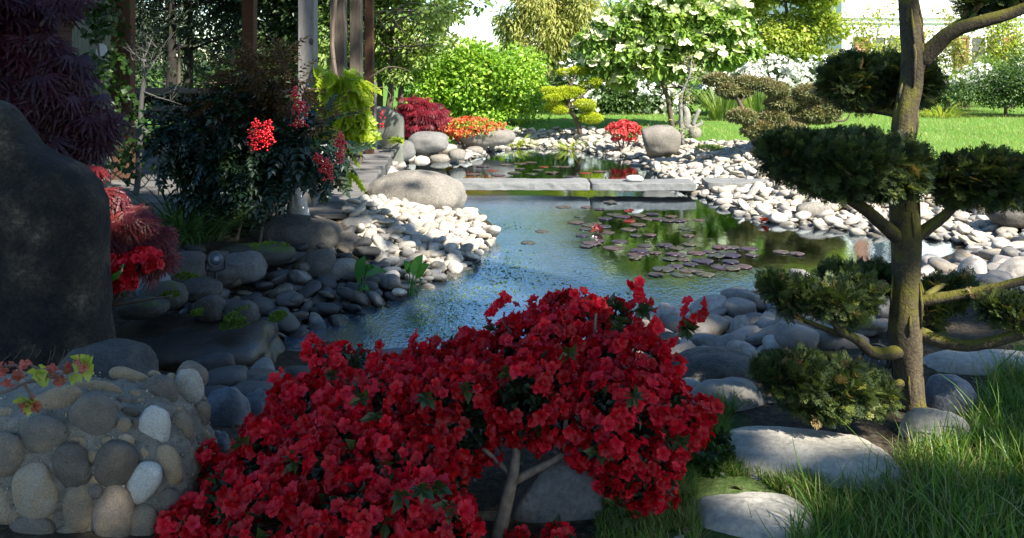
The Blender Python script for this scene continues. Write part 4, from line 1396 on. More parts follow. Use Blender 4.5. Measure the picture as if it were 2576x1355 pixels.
L_RED = leaf_mat('orange_red_maple_leaves', [(.05, .004, .006), (.1, .008, .011), (.15, .015, .015), (.23, .05, .03)], .4, .45, (1.6, .8, .6))
L_CRIM = leaf_mat('crimson_maple_leaves', [(.1, .006, .014), (.19, .012, .024), (.27, .028, .035)], .4, .45, (1.6, .6, .6))
L_NAND = leaf_mat('glossy_berry_shrub_leaves', [(0.00495, 0.01444, 0.009075), (0.009075, 0.02475, 0.01403), (0.0165, 0.03506, 0.0165), (0.033, 0.04125, 0.01238)], .2, .3, spec=.5)
L_RUST = leaf_mat('rusty_new_leaves', [(0.042, 0.027, 0.0072), (0.072, 0.042, 0.0108), (0.102, 0.045, 0.018)], .3, .4)
L_WIST = leaf_mat('wisteria_leaves', [(.19, .27, .012), (.29, .38, .02), (.38, .46, .03)], .5, .45, (1.4, 1.4, .5))
L_VINE = leaf_mat('creeper_leaves', [(0.009, 0.0288, 0.0036), (0.018, 0.0468, 0.00504), (0.0288, 0.0648, 0.0072)], .35, .45)
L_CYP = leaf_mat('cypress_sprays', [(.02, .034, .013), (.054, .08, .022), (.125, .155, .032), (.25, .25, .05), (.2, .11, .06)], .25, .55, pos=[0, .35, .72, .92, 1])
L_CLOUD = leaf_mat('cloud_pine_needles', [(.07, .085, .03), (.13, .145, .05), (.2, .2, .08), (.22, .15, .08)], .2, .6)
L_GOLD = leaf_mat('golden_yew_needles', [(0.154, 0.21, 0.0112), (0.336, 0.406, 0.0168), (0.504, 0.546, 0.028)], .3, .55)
L_AZ = leaf_mat('azalea_leaves', [(0.0126, 0.0245, 0.0098), (0.0245, 0.042, 0.014), (0.049, 0.07, 0.0175)], .2, .4)
F_RED = leaf_mat('red_azalea_petals', [(0.276, 0.00092, 0.00345), (0.506, 0.00207, 0.00805), (0.759, 0.00805, 0.0299), (0.667, 0.0138, 0.04025), (0.414, 0.0575, 0.0345)], .35, .5, (1.3, .8, .8), spec=.4, pos=[0, .45, .8, .95, 1])
F_ORANGE = leaf_mat('orange_azalea_petals', [(.4, .03, .02), (.55, .09, .03), (.6, .2, .06)], .35, .5, (1.3, .8, .7))
F_CORAL = leaf_mat('coral_azalea_petals', [(.5, .04, .05), (.66, .08, .08), (.72, .16, .13)], .35, .5, (1.2, .9, .9))
F_WHITE = leaf_mat('white_petals', [(.62, .62, .52), (.76, .76, .68), (.82, .82, .78)], .3, .5, (1, 1, .9))
F_BRACT = leaf_mat('cream_bracts', [(.5, .56, .26), (.68, .7, .42), (.8, .8, .58)], .35, .5, (1, 1, .8))
F_FADE = leaf_mat('faded_azalea_petals', [(.35, .12, .04), (.5, .12, .1), (.55, .2, .14)], .4, .5, (1.2, 1, .9))
BERRY = plain_mat('red_berry', (.5, .006, .009), .2, noise=.2, coat=.5)
L_PAD = leaf_mat('purple_lily_pads', [(.018, .01, .02), (.045, .022, .034), (.03, .034, .014), (.065, .03, .03), (.05, .045, .02)], .05, .28, spec=.8)
L_PADR = leaf_mat('red_lily_pads', [(0.096, 0.0072, 0.006), (0.156, 0.018, 0.009), (0.18, 0.03, 0.012)], .3, .25, (1.3, .6, .5), spec=.7)
L_WATER = leaf_mat('water_plant_leaves', [(.03, .1, .02), (.05, .15, .03), (.07, .19, .035)], .3, .25, spec=.6)
L_GRASS = leaf_mat('grass_blades', [(0.04618, 0.1033, 0.01148), (0.07918, 0.1721, 0.01836), (0.132, 0.2295, 0.02869), (0.2639, 0.2525, 0.0918)], .35, .45, pos=[0, .35, .7, .88])
L_LAWN = leaf_mat('lawn_blades', [(0.1467, 0.2125, 0.05152), (0.2515, 0.3188, 0.07728), (0.3773, 0.3984, 0.1288)], .35, .5)
L_MOSS = leaf_mat('moss', [(.04, .08, .006), (.08, .14, .01), (.14, .2, .02)], .2, .8)
L_ALG = leaf_mat('pond_algae', [(0.08125, 0.1381, 0.00975), (0.1463, 0.2194, 0.01625), (0.2113, 0.2681, 0.0325)], .3, .6)

TL = T_leaf()
TLW = T_leaf(.4, .1, .15)
TLN = T_leaf(.14, .05, .2)
TP = [T_pinnate(5), T_pinnate(4, droop=.5)]
TLACE = [T_lace(7, .05, .3, s) for s in range(3)]
TSP = [T_spray(s) for s in range(4)]


def limbs(base_pts, clumps, r0, r1, bark, parent, name='trunk', sub=True, seed=0, sides=10, barkamt=.12):
    """Trunk along base_pts, and limbs from it to the clumps, in one trunk mesh."""
    r = np.random.default_rng(seed)
    mb = MB()
    tp = spline(base_pts, 16)
    tube(mb, tp, np.linspace(r0, r1, 16), sides, .5, bark=barkamt, seed=seed)
    if sub:
        for c in clumps:
            c = np.array(c[:3])
            zt = tp[:, 2]
            st = tp[np.argmin(np.linalg.norm((tp - c) * [1, 1, 1.6], axis=1) + np.maximum(0, zt - c[2] + .1) * 3)]
            mid = (st + c) / 2 + r.normal(size=3) * .08 * np.linalg.norm(c - st) + [0, 0, .06]
            tube(mb, spline([st, mid, c], 8), np.linspace(r1 * .7, r1 * .15, 8), 6, .5)
    return mb.build(name, bark, parent, smooth=True)


def bigtree(name, label, cat, base, h, r0, clumps, n, size, lm, bark=None, tpl=None, seed=0, lean=(0, 0), group=None, sub=10, sig=.34, droop=.3, wild=.7, trunk_to=.75, shell=.45, trunks=None):
    t = thing(name, label, cat, base, group)
    base = np.array(base, float)
    tr = trunks or [[base - [0, 0, .1], base + [lean[0] * .4, lean[1] * .4, h * .4], base + [lean[0], lean[1], h * trunk_to]]]
    for q in tr:
        limbs(q, clumps, r0, r0 * .35, bark or B_BARK, t, seed=seed)
    mb = MB()
    pos, out, tone, _ = crown_pts(clumps, n, sub, sig, shell, seed)
    keep = pos[:, 2] > .03
    leaves(mb, tpl or TL, pos[keep], out[keep], tone[keep], size, .3, droop, wild, seed)
    mb.build('crown', lm, t)
    return t


def clump_ov(L, d):
    """(x, y, rx, ry[, depth offset]) in photo coordinates -> ellipsoids at their distance."""
    out = []
    for c in L:
        dd = d + (c[4] if len(c) > 4 else 0)
        p = P(c[0], c[1], dd)
        rx = c[2] / FOC * dd
        out.append((*p, rx, max(rx * .85, c[3] / FOC * dd * .8), c[3] / FOC * dd))
    return out


# ------------------------------------------------------------------ background trees and shrubs
def gbase(x, d):
    X = (x - CX) / FOC * d
    return (X, d, gz(X, d))


# trees behind the pavilion (left)
bigtree('conifer', 'shade darkened conifer with two trunks seen through the pavilion opening', 'tree', gbase(430, 15.5), 7, .13,
        clump_ov([(350, 20, 60, 80), (440, -60, 90, 60), (480, 60, 60, 60), (540, 10, 70, 80), (560, 110, 50, 40), (400, 130, 50, 34), (520, -130, 130, 60), (600, 10, 40, 70), (340, 110, 40, 60), (620, 90, 34, 40), (450, 160, 46, 30)], 15.5), 14000, .13, L_SHNEEDLE, bark=B_SHBARK, seed=21, tpl=TLN, sub=14,
        trunks=[[P(428, 330, 15.3), P(432, 150, 15.3), P(436, -300, 15.3)], [P(470, 330, 15.7), P(474, 150, 15.7), P(476, -300, 15.7)]])
bigtree('broadleaf_tree', 'small leafed tree glimpsed between the dark trunks behind the pavilion', 'tree', gbase(600, 22), 6, .12,
        clump_ov([(360, 190, 60, 40), (480, 200, 70, 30), (600, 170, 60, 60), (680, 90, 60, 80), (560, 60, 60, 60), (720, 200, 70, 50), (640, -30, 120, 60)], 22), 9000, .15, L_SHLEAF, seed=22, sub=10)
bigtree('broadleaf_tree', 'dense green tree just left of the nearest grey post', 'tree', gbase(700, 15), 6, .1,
        clump_ov([(660, 40, 50, 60), (710, 100, 55, 60), (700, 180, 60, 45), (640, 200, 50, 40), (760, 30, 70, 60), (680, -60, 120, 60)], 15), 9000, .12, L_SHLEAF, seed=23, sub=12)
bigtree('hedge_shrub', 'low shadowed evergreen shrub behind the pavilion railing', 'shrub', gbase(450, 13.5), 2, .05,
        clump_ov([(360, 262, 60, 26), (470, 255, 70, 32), (580, 262, 70, 30), (690, 265, 70, 30)], 13.5), 6000, .1, L_SHNEEDLE, seed=24, sub=12)
# green tree right of posts
bigtree('broadleaf_tree', 'tall green tree with slim trunks behind the far end of the deck', 'tree', gbase(990, 14.5), 6, .07,
        clump_ov([(850, 60, 70, 70), (890, 170, 55, 55, 1), (985, 30, 75, 50), (970, 120, 60, 50), (1050, 90, 60, 50), (1060, 150, 50, 32), (1115, 110, 40, 26, -3.5), (1010, 185, 55, 30), (1090, 40, 60, 40, -2.5), (1160, 30, 60, 26, -4.5), (1205, 10, 40, 20, -5), (1120, 15, 60, 30, -4), (1000, -50, 110, 50), (900, -60, 120, 60)], 14.5), 24000, .10, L_MID, seed=25, sub=11, sig=.3, droop=.2,
        trunks=[[P(978, 275, 14.4), P(984, 200, 14.4), P(970, 0, 14.4), P(960, -200, 14.4)], [P(1008, 275, 14.7), P(1012, 200, 14.7), P(1040, 60, 14.7)], [P(955, 280, 14.9), P(952, 180, 14.9), P(900, 0, 14.9)]])
bigtree('hedge', 'bright green bushy hedge left of the golden pruned tree', 'hedge', gbase(1200, 15), 1.7, .05,
        clump_ov([(1090, 225, 70, 70), (1180, 190, 80, 70), (1270, 200, 75, 75), (1330, 240, 50, 60, .3), (1130, 270, 70, 40), (1240, 275, 80, 40), (1210, 150, 50, 40), (1310, 160, 50, 35), (1040, 260, 40, 40)], 15), 20000, .085, L_HEDGE, seed=26, sub=16, sig=.3, droop=-.2)
bigtree('weeping_tree', 'tall pale yellow green weeping tree against the sky', 'tree', gbase(1385, 22), 6, .14,
        clump_ov([(1300, 60, 50, 70), (1360, 10, 70, 80), (1400, 90, 75, 60), (1450, 30, 60, 80), (1500, 90, 50, 60), (1300, 140, 50, 50), (1400, 160, 80, 45), (1480, 160, 60, 40), (1390, -65, 50, 60), (1470, -60, 34, 46)], 22), 22000, .15, L_YELL, seed=27, sub=10, sig=.3, droop=1.1, wild=.5, tpl=TLN)
bigtree('flowering_shrub', 'dark green shrub dotted with small white flowers behind the golden tree', 'shrub', gbase(1550, 17.5), 1.5, .04,
        clump_ov([(1370, 250, 45, 60), (1430, 220, 60, 55), (1510, 240, 70, 60), (1590, 250, 70, 58), (1670, 250, 60, 60), (1480, 180, 70, 40, .5)], 17.5), 15000, .085, L_SHRUB, seed=28, sub=14)
fs = [o for o in COL.objects if o.get('label', '').startswith('dark green shrub dotted')][0]
mb = MB()
pos, out, tone, _ = crown_pts(clump_ov([(1510, 240, 75, 60), (1590, 250, 75, 60), (1670, 250, 65, 62), (1440, 210, 60, 50)], 17.3), 420, 7, .26, .75, 29)
scatter(mb, T_bract(1), pos, frames(rand_dirs(len(pos)), unit(out + [0, -1, .4])), rng.uniform(.07, .13, len(pos)), tone)
tag(mb.build('blossoms', F_WHITE, fs), kind='stuff')
# yellow-green trees right of the dogwood
bigtree('broadleaf_tree', 'bright yellow green tree right of the white dogwood', 'tree', gbase(1980, 20), 5, .1,
        clump_ov([(1880, 30, 60, 60), (1950, 90, 70, 50), (2020, 40, 70, 60), (2080, 80, 50, 60), (1900, 140, 60, 40), (2030, 140, 60, 40), (2000, -50, 120, 50), (1830, -30, 70, 50)], 20), 20000, .12, L_LIME, seed=30, sub=11, sig=.28,
        trunks=[[P(1990, 290, 20), P(1995, 150, 20), P(1975, 0, 20)], [P(2000, 290, 20), P(2040, 120, 20), P(2090, 0, 20)]])
bigtree('broadleaf_tree', 'mid green tree behind the dogwood crown', 'tree', gbase(1820, 23), 6, .12,
        clump_ov([(1750, 30, 90, 70), (1850, 10, 80, 70), (1800, 110, 80, 60), (1880, 110, 60, 60), (1700, 120, 80, 60), (1620, 60, 60, 60), (1600, 140, 60, 50)], 23), 14000, .15, L_MID, seed=31, sub=11)
bigtree('flowering_shrub', 'shrub covered in white blossom behind the cloud pruned pine', 'shrub', gbase(1950, 17), 1.5, .04,
        clump_ov([(1790, 215, 50, 50), (1870, 200, 60, 50), (1960, 200, 70, 55), (2050, 210, 60, 55), (1830, 250, 60, 40), (1950, 250, 80, 40)], 17), 9000, .07, L_SHRUB, seed=32, sub=12)
fs = [o for o in COL.objects if o.get('label', '').startswith('shrub covered in white')][0]
mb = MB()
pos, out, tone, _ = crown_pts(clump_ov([(1790, 215, 50, 45), (1870, 200, 60, 45), (1960, 195, 75, 45), (2050, 205, 60, 55)], 16.8), 1500, 8, .26, .7, 33)
scatter(mb, T_bract(2), pos, frames(rand_dirs(len(pos)), unit(out + [0, -1, .4])), rng.uniform(.06, .11, len(pos)), tone)
tag(mb.build('blossoms', F_WHITE, fs), kind='stuff')
# thin leafy saplings in front of the house
for i, (x, lab, ys) in enumerate([(2205, 'sparse pale leafed sapling left of the cypress trunk before the house', 70), (2420, 'sparse leafy sapling right of the cypress trunk before the house', 50), (2540, 'loose young tree at the right edge before the house', 90)]):
    b = gbase(x, 19)
    t = thing('sapling', lab, 'tree', b)
    mb = MB(); mbl = MB()
    r = np.random.default_rng(50 + i)
    tips = []
    for k2 in range(13):
        x2 = x + r.uniform(-85, 85); y2 = r.uniform(20, 130)
        e = P(x2, y2, 19 + r.uniform(-.6, .6))
        pts = spline([np.array(b) + [r.normal() * .12, 0, 0], (np.array(b) + e) / 2 + [r.normal() * .15, 0, .1], e], 10)
        tube(mb, pts, np.linspace(.02, .004, 10), 5)
        for q in range(4):
            m0 = pts[r.integers(4, 10)]
            e2 = m0 + np.array([r.normal() * .35, r.normal() * .3, r.uniform(.1, .5)])
            tube(mb, [m0, e2], [.006, .003], 4); tips += [m0 + (e2 - m0) * u for u in r.random(4)]
        tips += list(pts[4:])
    tips = np.array(tips)
    pos = np.repeat(tips, 6 if i < 2 else 10, 0) + r.normal(size=(len(tips) * (6 if i < 2 else 10), 3)) * .11
    leaves(mbl, TL, pos, rand_dirs(len(pos), r), r.random(len(pos)), .085, .3, .2, .5, i)
    mb.build('trunk', B_BARK, t); mbl.build('crown', L_LIME if i != 1 else L_YELL, t)
bigtree('flowering_shrub', 'white flowering bush on the lawn edge right of the cypress trunk', 'shrub', gbase(2380, 18), 1.2, .04,
        clump_ov([(2240, 225, 60, 40), (2330, 220, 60, 42), (2410, 215, 60, 40), (2480, 205, 60, 45), (2100, 235, 70, 40)], 18), 8000, .075, L_MID, seed=34, sub=12)
fs = [o for o in COL.objects if o.get('label', '').startswith('white flowering bush on')][0]
mb = MB()
pos, out, tone, _ = crown_pts(clump_ov([(2240, 215, 60, 36), (2330, 205, 60, 40), (2410, 200, 60, 40), (2480, 195, 60, 40)], 17.8), 700, 8, .26, .7, 35)
scatter(mb, T_bract(3), pos, frames(rand_dirs(len(pos)), unit(out + [0, -1, .4])), rng.uniform(.06, .11, len(pos)), tone)
tag(mb.build('blossoms', F_WHITE, fs), kind='stuff')
bigtree('hedge_shrub', 'rounded dark green clipped shrub on the lawn at the right edge', 'shrub', gbase(2530, 16.5), 1, .04,
        clump_ov([(2440, 218, 50, 32), (2530, 212, 70, 46), (2600, 205, 80, 60), (2450, 246, 60, 18), (2530, 246, 70, 20), (2600, 246, 80, 20), (2390, 240, 40, 18)], 16.5), 13000, .06, L_SHRUB, seed=36, sub=18, sig=.28)
bigtree('hedge_shrub', 'shrub of mixed green leaves below the house wall on the far left of the lawn', 'shrub', gbase(2150, 21), 1.4, .05,
        clump_ov([(2050, 190, 60, 60), (2130, 190, 60, 50), (2190, 200, 60, 45)], 21), 7000, .1, L_YELL, seed=37, sub=11)
# closing band of trees far behind, so the garden has no bare horizon
for i, (x, d, lm, lab, ht) in enumerate([(-500, 30, L_MID, 'far mid green tree beyond the pavilion wall', 7), (150, 34, L_SHLEAF, 'far shade darkened tree beyond the pavilion opening', 6), (420, 36, L_SHLEAF, 'far green tree low behind the dark conifer', 6), (800, 32, L_MID, 'far green tree between the grey posts', 6.5), (1000, 38, L_LIME, 'far pale tree behind the deck end', 3.2), (1700, 34, L_MID, 'far green tree behind the pale weeping tree', 3.0), (3100, 34, L_MID, 'far green tree beyond the house', 7)]):
    b = gbase(x, d)
    r = np.random.default_rng(80 + i)
    cl = [(b[0] + r.uniform(-2.6, 2.6), d + r.uniform(-1, 1), ht * u, 1.7, 1.5, 1.3) for u in (.2, .3, .45, .6, .75, .9, .3, .5)]
    bigtree('broadleaf_tree', lab, 'tree', b, ht, .2, cl, 5000, .28, lm, seed=60 + i, sub=8)

# dogwood
dw = [(1500, 110, 50, 30), (1560, 60, 60, 34), (1650, 30, 70, 34), (1740, 40, 70, 36), (1820, 80, 60, 34), (1600, 130, 70, 34), (1700, 110, 80, 36), (1790, 140, 70, 30), (1530, 160, 60, 28), (1640, 170, 60, 26), (1720, 180, 50, 26), (1870, 130, 40, 28), (1690, -10, 60, 24), (1580, 200, 50, 22), (1840, 20, 40, 26)]
db = gbase(1690, 14)
dt = thing('dogwood_tree', 'broad dogwood tree covered in large cream white flowers', 'tree', db)
cl = clump_ov(dw, 14)
limbs([P(1692, 325, 14), P(1680, 250, 14), P(1665, 200, 14), P(1650, 80, 14)], cl[:9], .05, .03, B_BARK, dt, seed=3)
limbs([P(1722, 325, 14.2), P(1718, 220, 14.2), P(1725, 120, 14.2), P(1730, 20, 14.2)], cl[9:], .05, .03, B_BARK, dt, seed=4)
mb = MB()
pos, out, tone, subc = crown_pts(cl, 17000, 10, .3, .45, 41)
leaves(mb, [TLW, TL], pos, out, tone, .105, .3, .45, .6, 41)
mb.build('crown', L_DOG, dt)
r = np.random.default_rng(42)
bl = []
for c in cl:
    for k2 in range(19):
        d = rand_dirs(1, r)[0]
        d[2] = abs(d[2]) * .9 - .05; d[1] = -abs(d[1]) * .9
        d = unit(d)
        bl.append((np.array(c[:3]) + d * np.array(c[3:6]) * r.uniform(.98, 1.22), d))
base_bract = [T_bract(s) for s in range(4)]
mbs = MB()
for i, (p, d) in enumerate(bl):
    up = unit(np.array([d[0] * .4, d[1] * .5 - .5, .8]) + r.normal(size=3) * .2)
    R = frames(rand_dirs(1, r), up[None])
    s = r.uniform(.13, .195)
    if i % 2 == 0 and i < 200:
        m1 = MB(); scatter(m1, base_bract[i % 4], p[None], R, np.array([s]), np.array([r.random()])); m1.build('flower', F_BRACT, dt)
    else:
        scatter(mbs, base_bract[i % 4], p[None], R, np.array([s]), np.array([r.random()]))
tag(mbs.build('flowers', F_BRACT, dt), kind='stuff')


# cloud-pruned trees
def cloud(name, label, d, base, branches, pads, lm, bark, n, size, seed, tpl=None, flat=1.0):
    t = thing(name, label, 'tree', base)
    mb = MB()
    for pts, r0, r1 in branches:
        q = spline([P(x, y, d) if len(a) == 0 else P(x, y, d + a[0]) for x, y, *a in pts], 12)
        tube(mb, q, np.linspace(r0, r1, 12), 9, bark=.12, seed=seed)
    mb.build('trunk', bark, t, smooth=True)
    r = np.random.default_rng(seed)
    for i, (x, y, rx, ry, *o) in enumerate(pads):
        dd = d + (o[0] if o else r.uniform(-.15, .15))
        c = P(x, y, dd)
        hx = rx / FOC * dd; hz_ = ry / FOC * dd; hy = hx * .8
        m = MB()
        k = int(n * 9 * (hx * hy + hx * hz_ * 2) / .25)
        dr = rand_dirs(k, r)
        rr = r.uniform(.72, 1.0, k) * (1 + .16 * fbm(dr * 2.4 + i, seed + i, 2))
        pos = dr * rr[:, None] * [hx, hy, hz_]
        pos[:, 2] = np.where(pos[:, 2] < 0, pos[:, 2] * .75, pos[:, 2])
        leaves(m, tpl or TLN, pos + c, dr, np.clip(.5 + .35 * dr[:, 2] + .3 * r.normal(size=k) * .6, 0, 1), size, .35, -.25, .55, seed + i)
        m.build('foliage_pad', lm, t)
    return t


cloud('cloud_pruned_yew', 'small golden yellow cloud pruned tree on the far bank', 13.8, gbase(1459, 13.8),
      [([(1460, 338), (1452, 306), (1434, 278), (1430, 250)], .045, .03), ([(1432, 262), (1460, 246), (1490, 216)], .025, .012), ([(1432, 252), (1437, 215), (1450, 186)], .025, .012), ([(1434, 270), (1405, 262), (1385, 236)], .02, .01), ([(1436, 275), (1465, 268)], .018, .01), ([(1448, 300), (1484, 303)], .018, .01), ([(1436, 215), (1418, 184)], .012, .008)],
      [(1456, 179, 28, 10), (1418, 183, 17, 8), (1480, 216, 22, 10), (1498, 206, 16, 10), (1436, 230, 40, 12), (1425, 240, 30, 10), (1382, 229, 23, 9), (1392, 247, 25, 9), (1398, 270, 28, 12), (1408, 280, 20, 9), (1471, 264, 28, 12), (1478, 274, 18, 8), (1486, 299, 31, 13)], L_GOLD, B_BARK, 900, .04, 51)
cloud('cloud_pruned_pine', 'many padded cloud pruned pine with muted green pads left of the cypress', 10.4, gbase(1925, 10.4),
      [([(1935, 405), (1905, 360), (1885, 330)], .08, .055), ([(1888, 335), (1865, 270), (1850, 240)], .045, .02), ([(1895, 345), (1935, 310), (1960, 275)], .045, .02), ([(1925, 318), (2000, 300), (2045, 292)], .035, .015), ([(1950, 285), (1985, 260), (2030, 245)], .03, .012), ([(1890, 335), (1865, 308)], .03, .015), ([(1935, 300), (1955, 240), (1920, 222)], .025, .012), ([(1862, 262), (1878, 225), (1880, 212)], .02, .01), ([(1850, 245), (1810, 212)], .02, .01), ([(2045, 300), (2120, 305), (2140, 285)], .02, .008)],
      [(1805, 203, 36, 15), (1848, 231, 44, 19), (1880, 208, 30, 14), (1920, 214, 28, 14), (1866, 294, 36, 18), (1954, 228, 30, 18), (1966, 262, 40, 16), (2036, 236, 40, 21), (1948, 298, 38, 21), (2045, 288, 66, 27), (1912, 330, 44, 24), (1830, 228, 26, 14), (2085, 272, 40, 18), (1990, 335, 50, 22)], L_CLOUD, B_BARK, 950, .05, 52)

# bare pale-barked little tree with driftwood beside it
t = thing('small_bare_tree', 'little pale barked bare tree in front of the dogwood trunks', 'tree', gbase(1716, 12.2))
mb = MB()
r = np.random.default_rng(9)
tr = spline([P(1717, 368, 12.2), P(1714, 320, 12.2), P(1712, 250, 12.2), P(1722, 220, 12.2), P(1735, 190, 12.2), P(1738, 155, 12.2)], 16)
tube(mb, tr, np.linspace(.04, .012, 16), 9, bark=.08)
tips = []
for k2, (st, e) in enumerate([(9, (1690, 215)), (8, (1692, 235)), (11, (1760, 195)), (12, (1752, 165)), (13, (1722, 150)), (14, (1745, 140)), (4, (1695, 325)), (3, (1700, 345)), (9, (1740, 235)), (5, (1735, 262)), (3, (1742, 330))]):
    e = P(*e, 12.2 + r.uniform(-.2, .2)); s0 = tr[st]
    pts = spline([s0, (s0 + e) / 2 + r.normal(size=3) * .02, e], 7)
    tube(mb, pts, np.linspace(.014, .004, 7), 6)
    for q in range(7):
        b0 = pts[r.integers(3, 7)]; e2 = b0 + r.normal(size=3) * [.09, .09, .07]
        tube(mb, [b0, e2], [.004, .002], 4); tips.append(e2)
mb.build('trunk', B_PALE, t, smooth=True)
mb = MB(); tips = np.array(tips); pos = np.repeat(tips, 6, 0) + r.normal(size=(len(tips) * 6, 3)) * .03
leaves(mb, TL, pos, rand_dirs(len(pos), r), r.random(len(pos)), .035, .3, .2, .5, 3); mb.build('crown', L_YELL, t)
mb = MB()
d0 = 12.9
tube(mb, spline([P(1722, 322, d0), P(1727, 290, d0), P(1722, 268, d0)], 10), [.06, .065, .075, .07, .065, .06, .055, .05, .04, .02], 10, bark=.25, seed=2)
tube(mb, spline([P(1722, 318, d0), P(1745, 320, d0), P(1763, 312, d0), P(1764, 304, d0)], 10), np.linspace(.05, .02, 10), 9, bark=.2, seed=3)
tube(mb, spline([P(1742, 318, d0), P(1750, 295, d0), P(1760, 276, d0)], 8), np.linspace(.035, .03, 8), 9, bark=.2, seed=4)
tube(mb, spline([P(1752, 300, d0), P(1744, 288, d0)], 5), np.linspace(.025, .012, 5), 7, bark=.2, seed=5)
o = mb.build('driftwood', B_PALE, smooth=True); tag(o, 'bleached driftwood root standing on the lawn right of the bare tree', 'driftwood')
rock('reddish stone under the driftwood root', (1732, 320, 1764, 336), M_BOULD, zb=.27, dep=.7, seed=92, rnd=.8, k=3, d=12.7)

# ------------------------------------------------------------------ grasses and small flower shrubs on the far bank
def tuft(label, x, y, d, n, h, spread, lm, seed, w=.03, bend=.5, name='grass_tuft', cat='ornamental grass', group=None):
    c = np.array(onground(x, y)) if d is None else np.array(gbase(x, d))
    r = np.random.default_rng(seed)
    a = r.uniform(0, 6.28, n)
    rad = spread * np.sqrt(r.random(n)) * .4
    pos = c + np.stack([np.cos(a) * rad, np.sin(a) * rad, 0 * a - .01], 1)
    out = np.stack([np.cos(a), np.sin(a), 0 * a], 1)
    ln = h * r.uniform(.55, 1.1, n)
    # blade template grows along +Z and bends towards +Y
    y_ = out; z_ = unit(out * r.uniform(.1, .7, n)[:, None] * spread / h + [0, 0, 1])
    yv = unit(y_ - (y_ * z_).sum(1, keepdims=True) * z_)
    R = np.stack([np.cross(yv, z_), yv, z_], 2)
    mb = MB()
    scatter(mb, T_blade(4, w, bend), pos, R, ln, r.random(n))
    o = mb.build(name, lm, loc=c)
    return tag(o, label, cat, group)


tuft('tall upright ornamental grass behind the bare tree', 1815, 0, 15.5, 260, .75, .5, L_MID, 1, .014, .3)
tuft('clump of tall ornamental grass left of the cloud pruned pine pads', 1905, 0, 15.8, 260, .9, .7, L_MID, 2, .012, .25)
tuft('arching pale green grass clump on the lawn right of the cypress trunk', 2370, 0, 16.5, 260, .5, .8, L_LIME, 3, .018, .8)
tuft('arching yellow leaved tuft under the golden pruned tree', 1436, 0, 13.3, 90, .26, .3, L_LIME, 4, .05, .9)
tuft('grey green leafy clump right of the golden tree foot', 1480, 0, 13.4, 120, .2, .35, L_SHRUB, 5, .06, .6)
tuft('small striped grass tuft on the far shore below the hedge', 1298, 0, 13.7, 110, .28, .4, L_LIME, 6, .05, .9)
tuft('dark strap leaved grass clump under the berry shrub on the left bank', 455, 585, None, 220, .42, .5, L_SHRUB, 7, .02, .9)
tuft('dark arching grass tuft right of the strap leaved clump', 500, 600, None, 160, .33, .45, L_SHRUB, 8, .02, .9)


def flowerbush(name, label, d, blobs, lm, fm, nl, nf, lsize, fsize, seed):
    cl = clump_ov(blobs, d)
    b = gbase(blobs[0][0], d)
    t = thing(name, label, 'azalea', b)
    m = MB(); pos, out, tone, _ = crown_pts(cl, nl, 12, .3, .4, seed); leaves(m, TL, pos, out, tone, lsize, .3, .1, .7, seed); m.build('foliage', lm, t)
    m = MB()
    for c in cl[:4]: tube(m, [np.array(b) - [0, 0, .05], np.array(c[:3])], [.02, .008], 6)
    m.build('stem', TW, t)
    m = MB(); pos, out, tone, _ = crown_pts(cl, nf, 12, .26, .78, seed + 1)
    tp = [T_flower(s, 5, False) for s in range(3)]
    up = unit(out + [0, -.4, .4] + rng.normal(size=out.shape) * .3)
    scatter(m, tp[0], pos, frames(rand_dirs(len(pos)), up), fsize * rng.uniform(.7, 1.2, len(pos)), tone)
    tag(m.build('blossoms', fm, t), kind='stuff')


flowerbush('azalea', 'low spreading orange red azalea between the red maple and the far boulder', 12.8, [(1180, 322, 60, 22), (1125, 326, 26, 22), (1232, 318, 34, 14), (1150, 340, 26, 14)], L_LIME, F_ORANGE, 1900, 520, .04, .055, 61)
flowerbush('azalea', 'small round coral pink azalea left of the striped boulder', 12.6, [(1568, 330, 32, 18), (1550, 338, 18, 12), (1590, 338, 18, 12)], L_MID, F_CORAL, 500, 620, .04, .06, 62)


# laceleaf maples
def lacemaple(label, d, base, blobs, lm, n, size, seed, droop=.9):
    t = thing('laceleaf_maple', label, 'maple', base)
    cl = clump_ov(blobs, d)
    m = MB()
    r = np.random.default_rng(seed)
    for c in cl:
        c = np.array(c[:3])
        tube(m, spline([np.array(base), (np.array(base) + c) / 2 + [0, 0, .12] + r.normal(size=3) * .05, c], 10), np.linspace(.022, .006, 10), 7)
    m.build('trunk', B_BARK, t, smooth=True)
    m = MB(); pos, out, tone, _ = crown_pts(cl, n, 26, .26, .35, seed); pos[:, 2] += .03 * np.sin(pos[:, 2] * 60)
    apex = np.array(cl[0][:3]) + [0, .12, cl[0][5] * .9]
    flow = (pos - apex) * [1, 1, .55]
    flow /= np.maximum(np.linalg.norm(flow, axis=1, keepdims=True), .05)
    hang = unit(flow + [0, -.2, -.45] + r.normal(size=out.shape) * .3)
    face = unit(flow * [.8, .8, .2] + [0, -.45, .8] + r.normal(size=out.shape) * .3)
    R_ = frames(hang, face)
    sz_ = size * r.uniform(.65, 1.2, len(pos))
    for q_ in range(3):
        kq = np.arange(len(pos)) % 3 == q_
        scatter(m, TLACE[q_], pos[kq], R_[kq], sz_[kq], tone[kq])
    m.build('crown', lm, t)
    return t


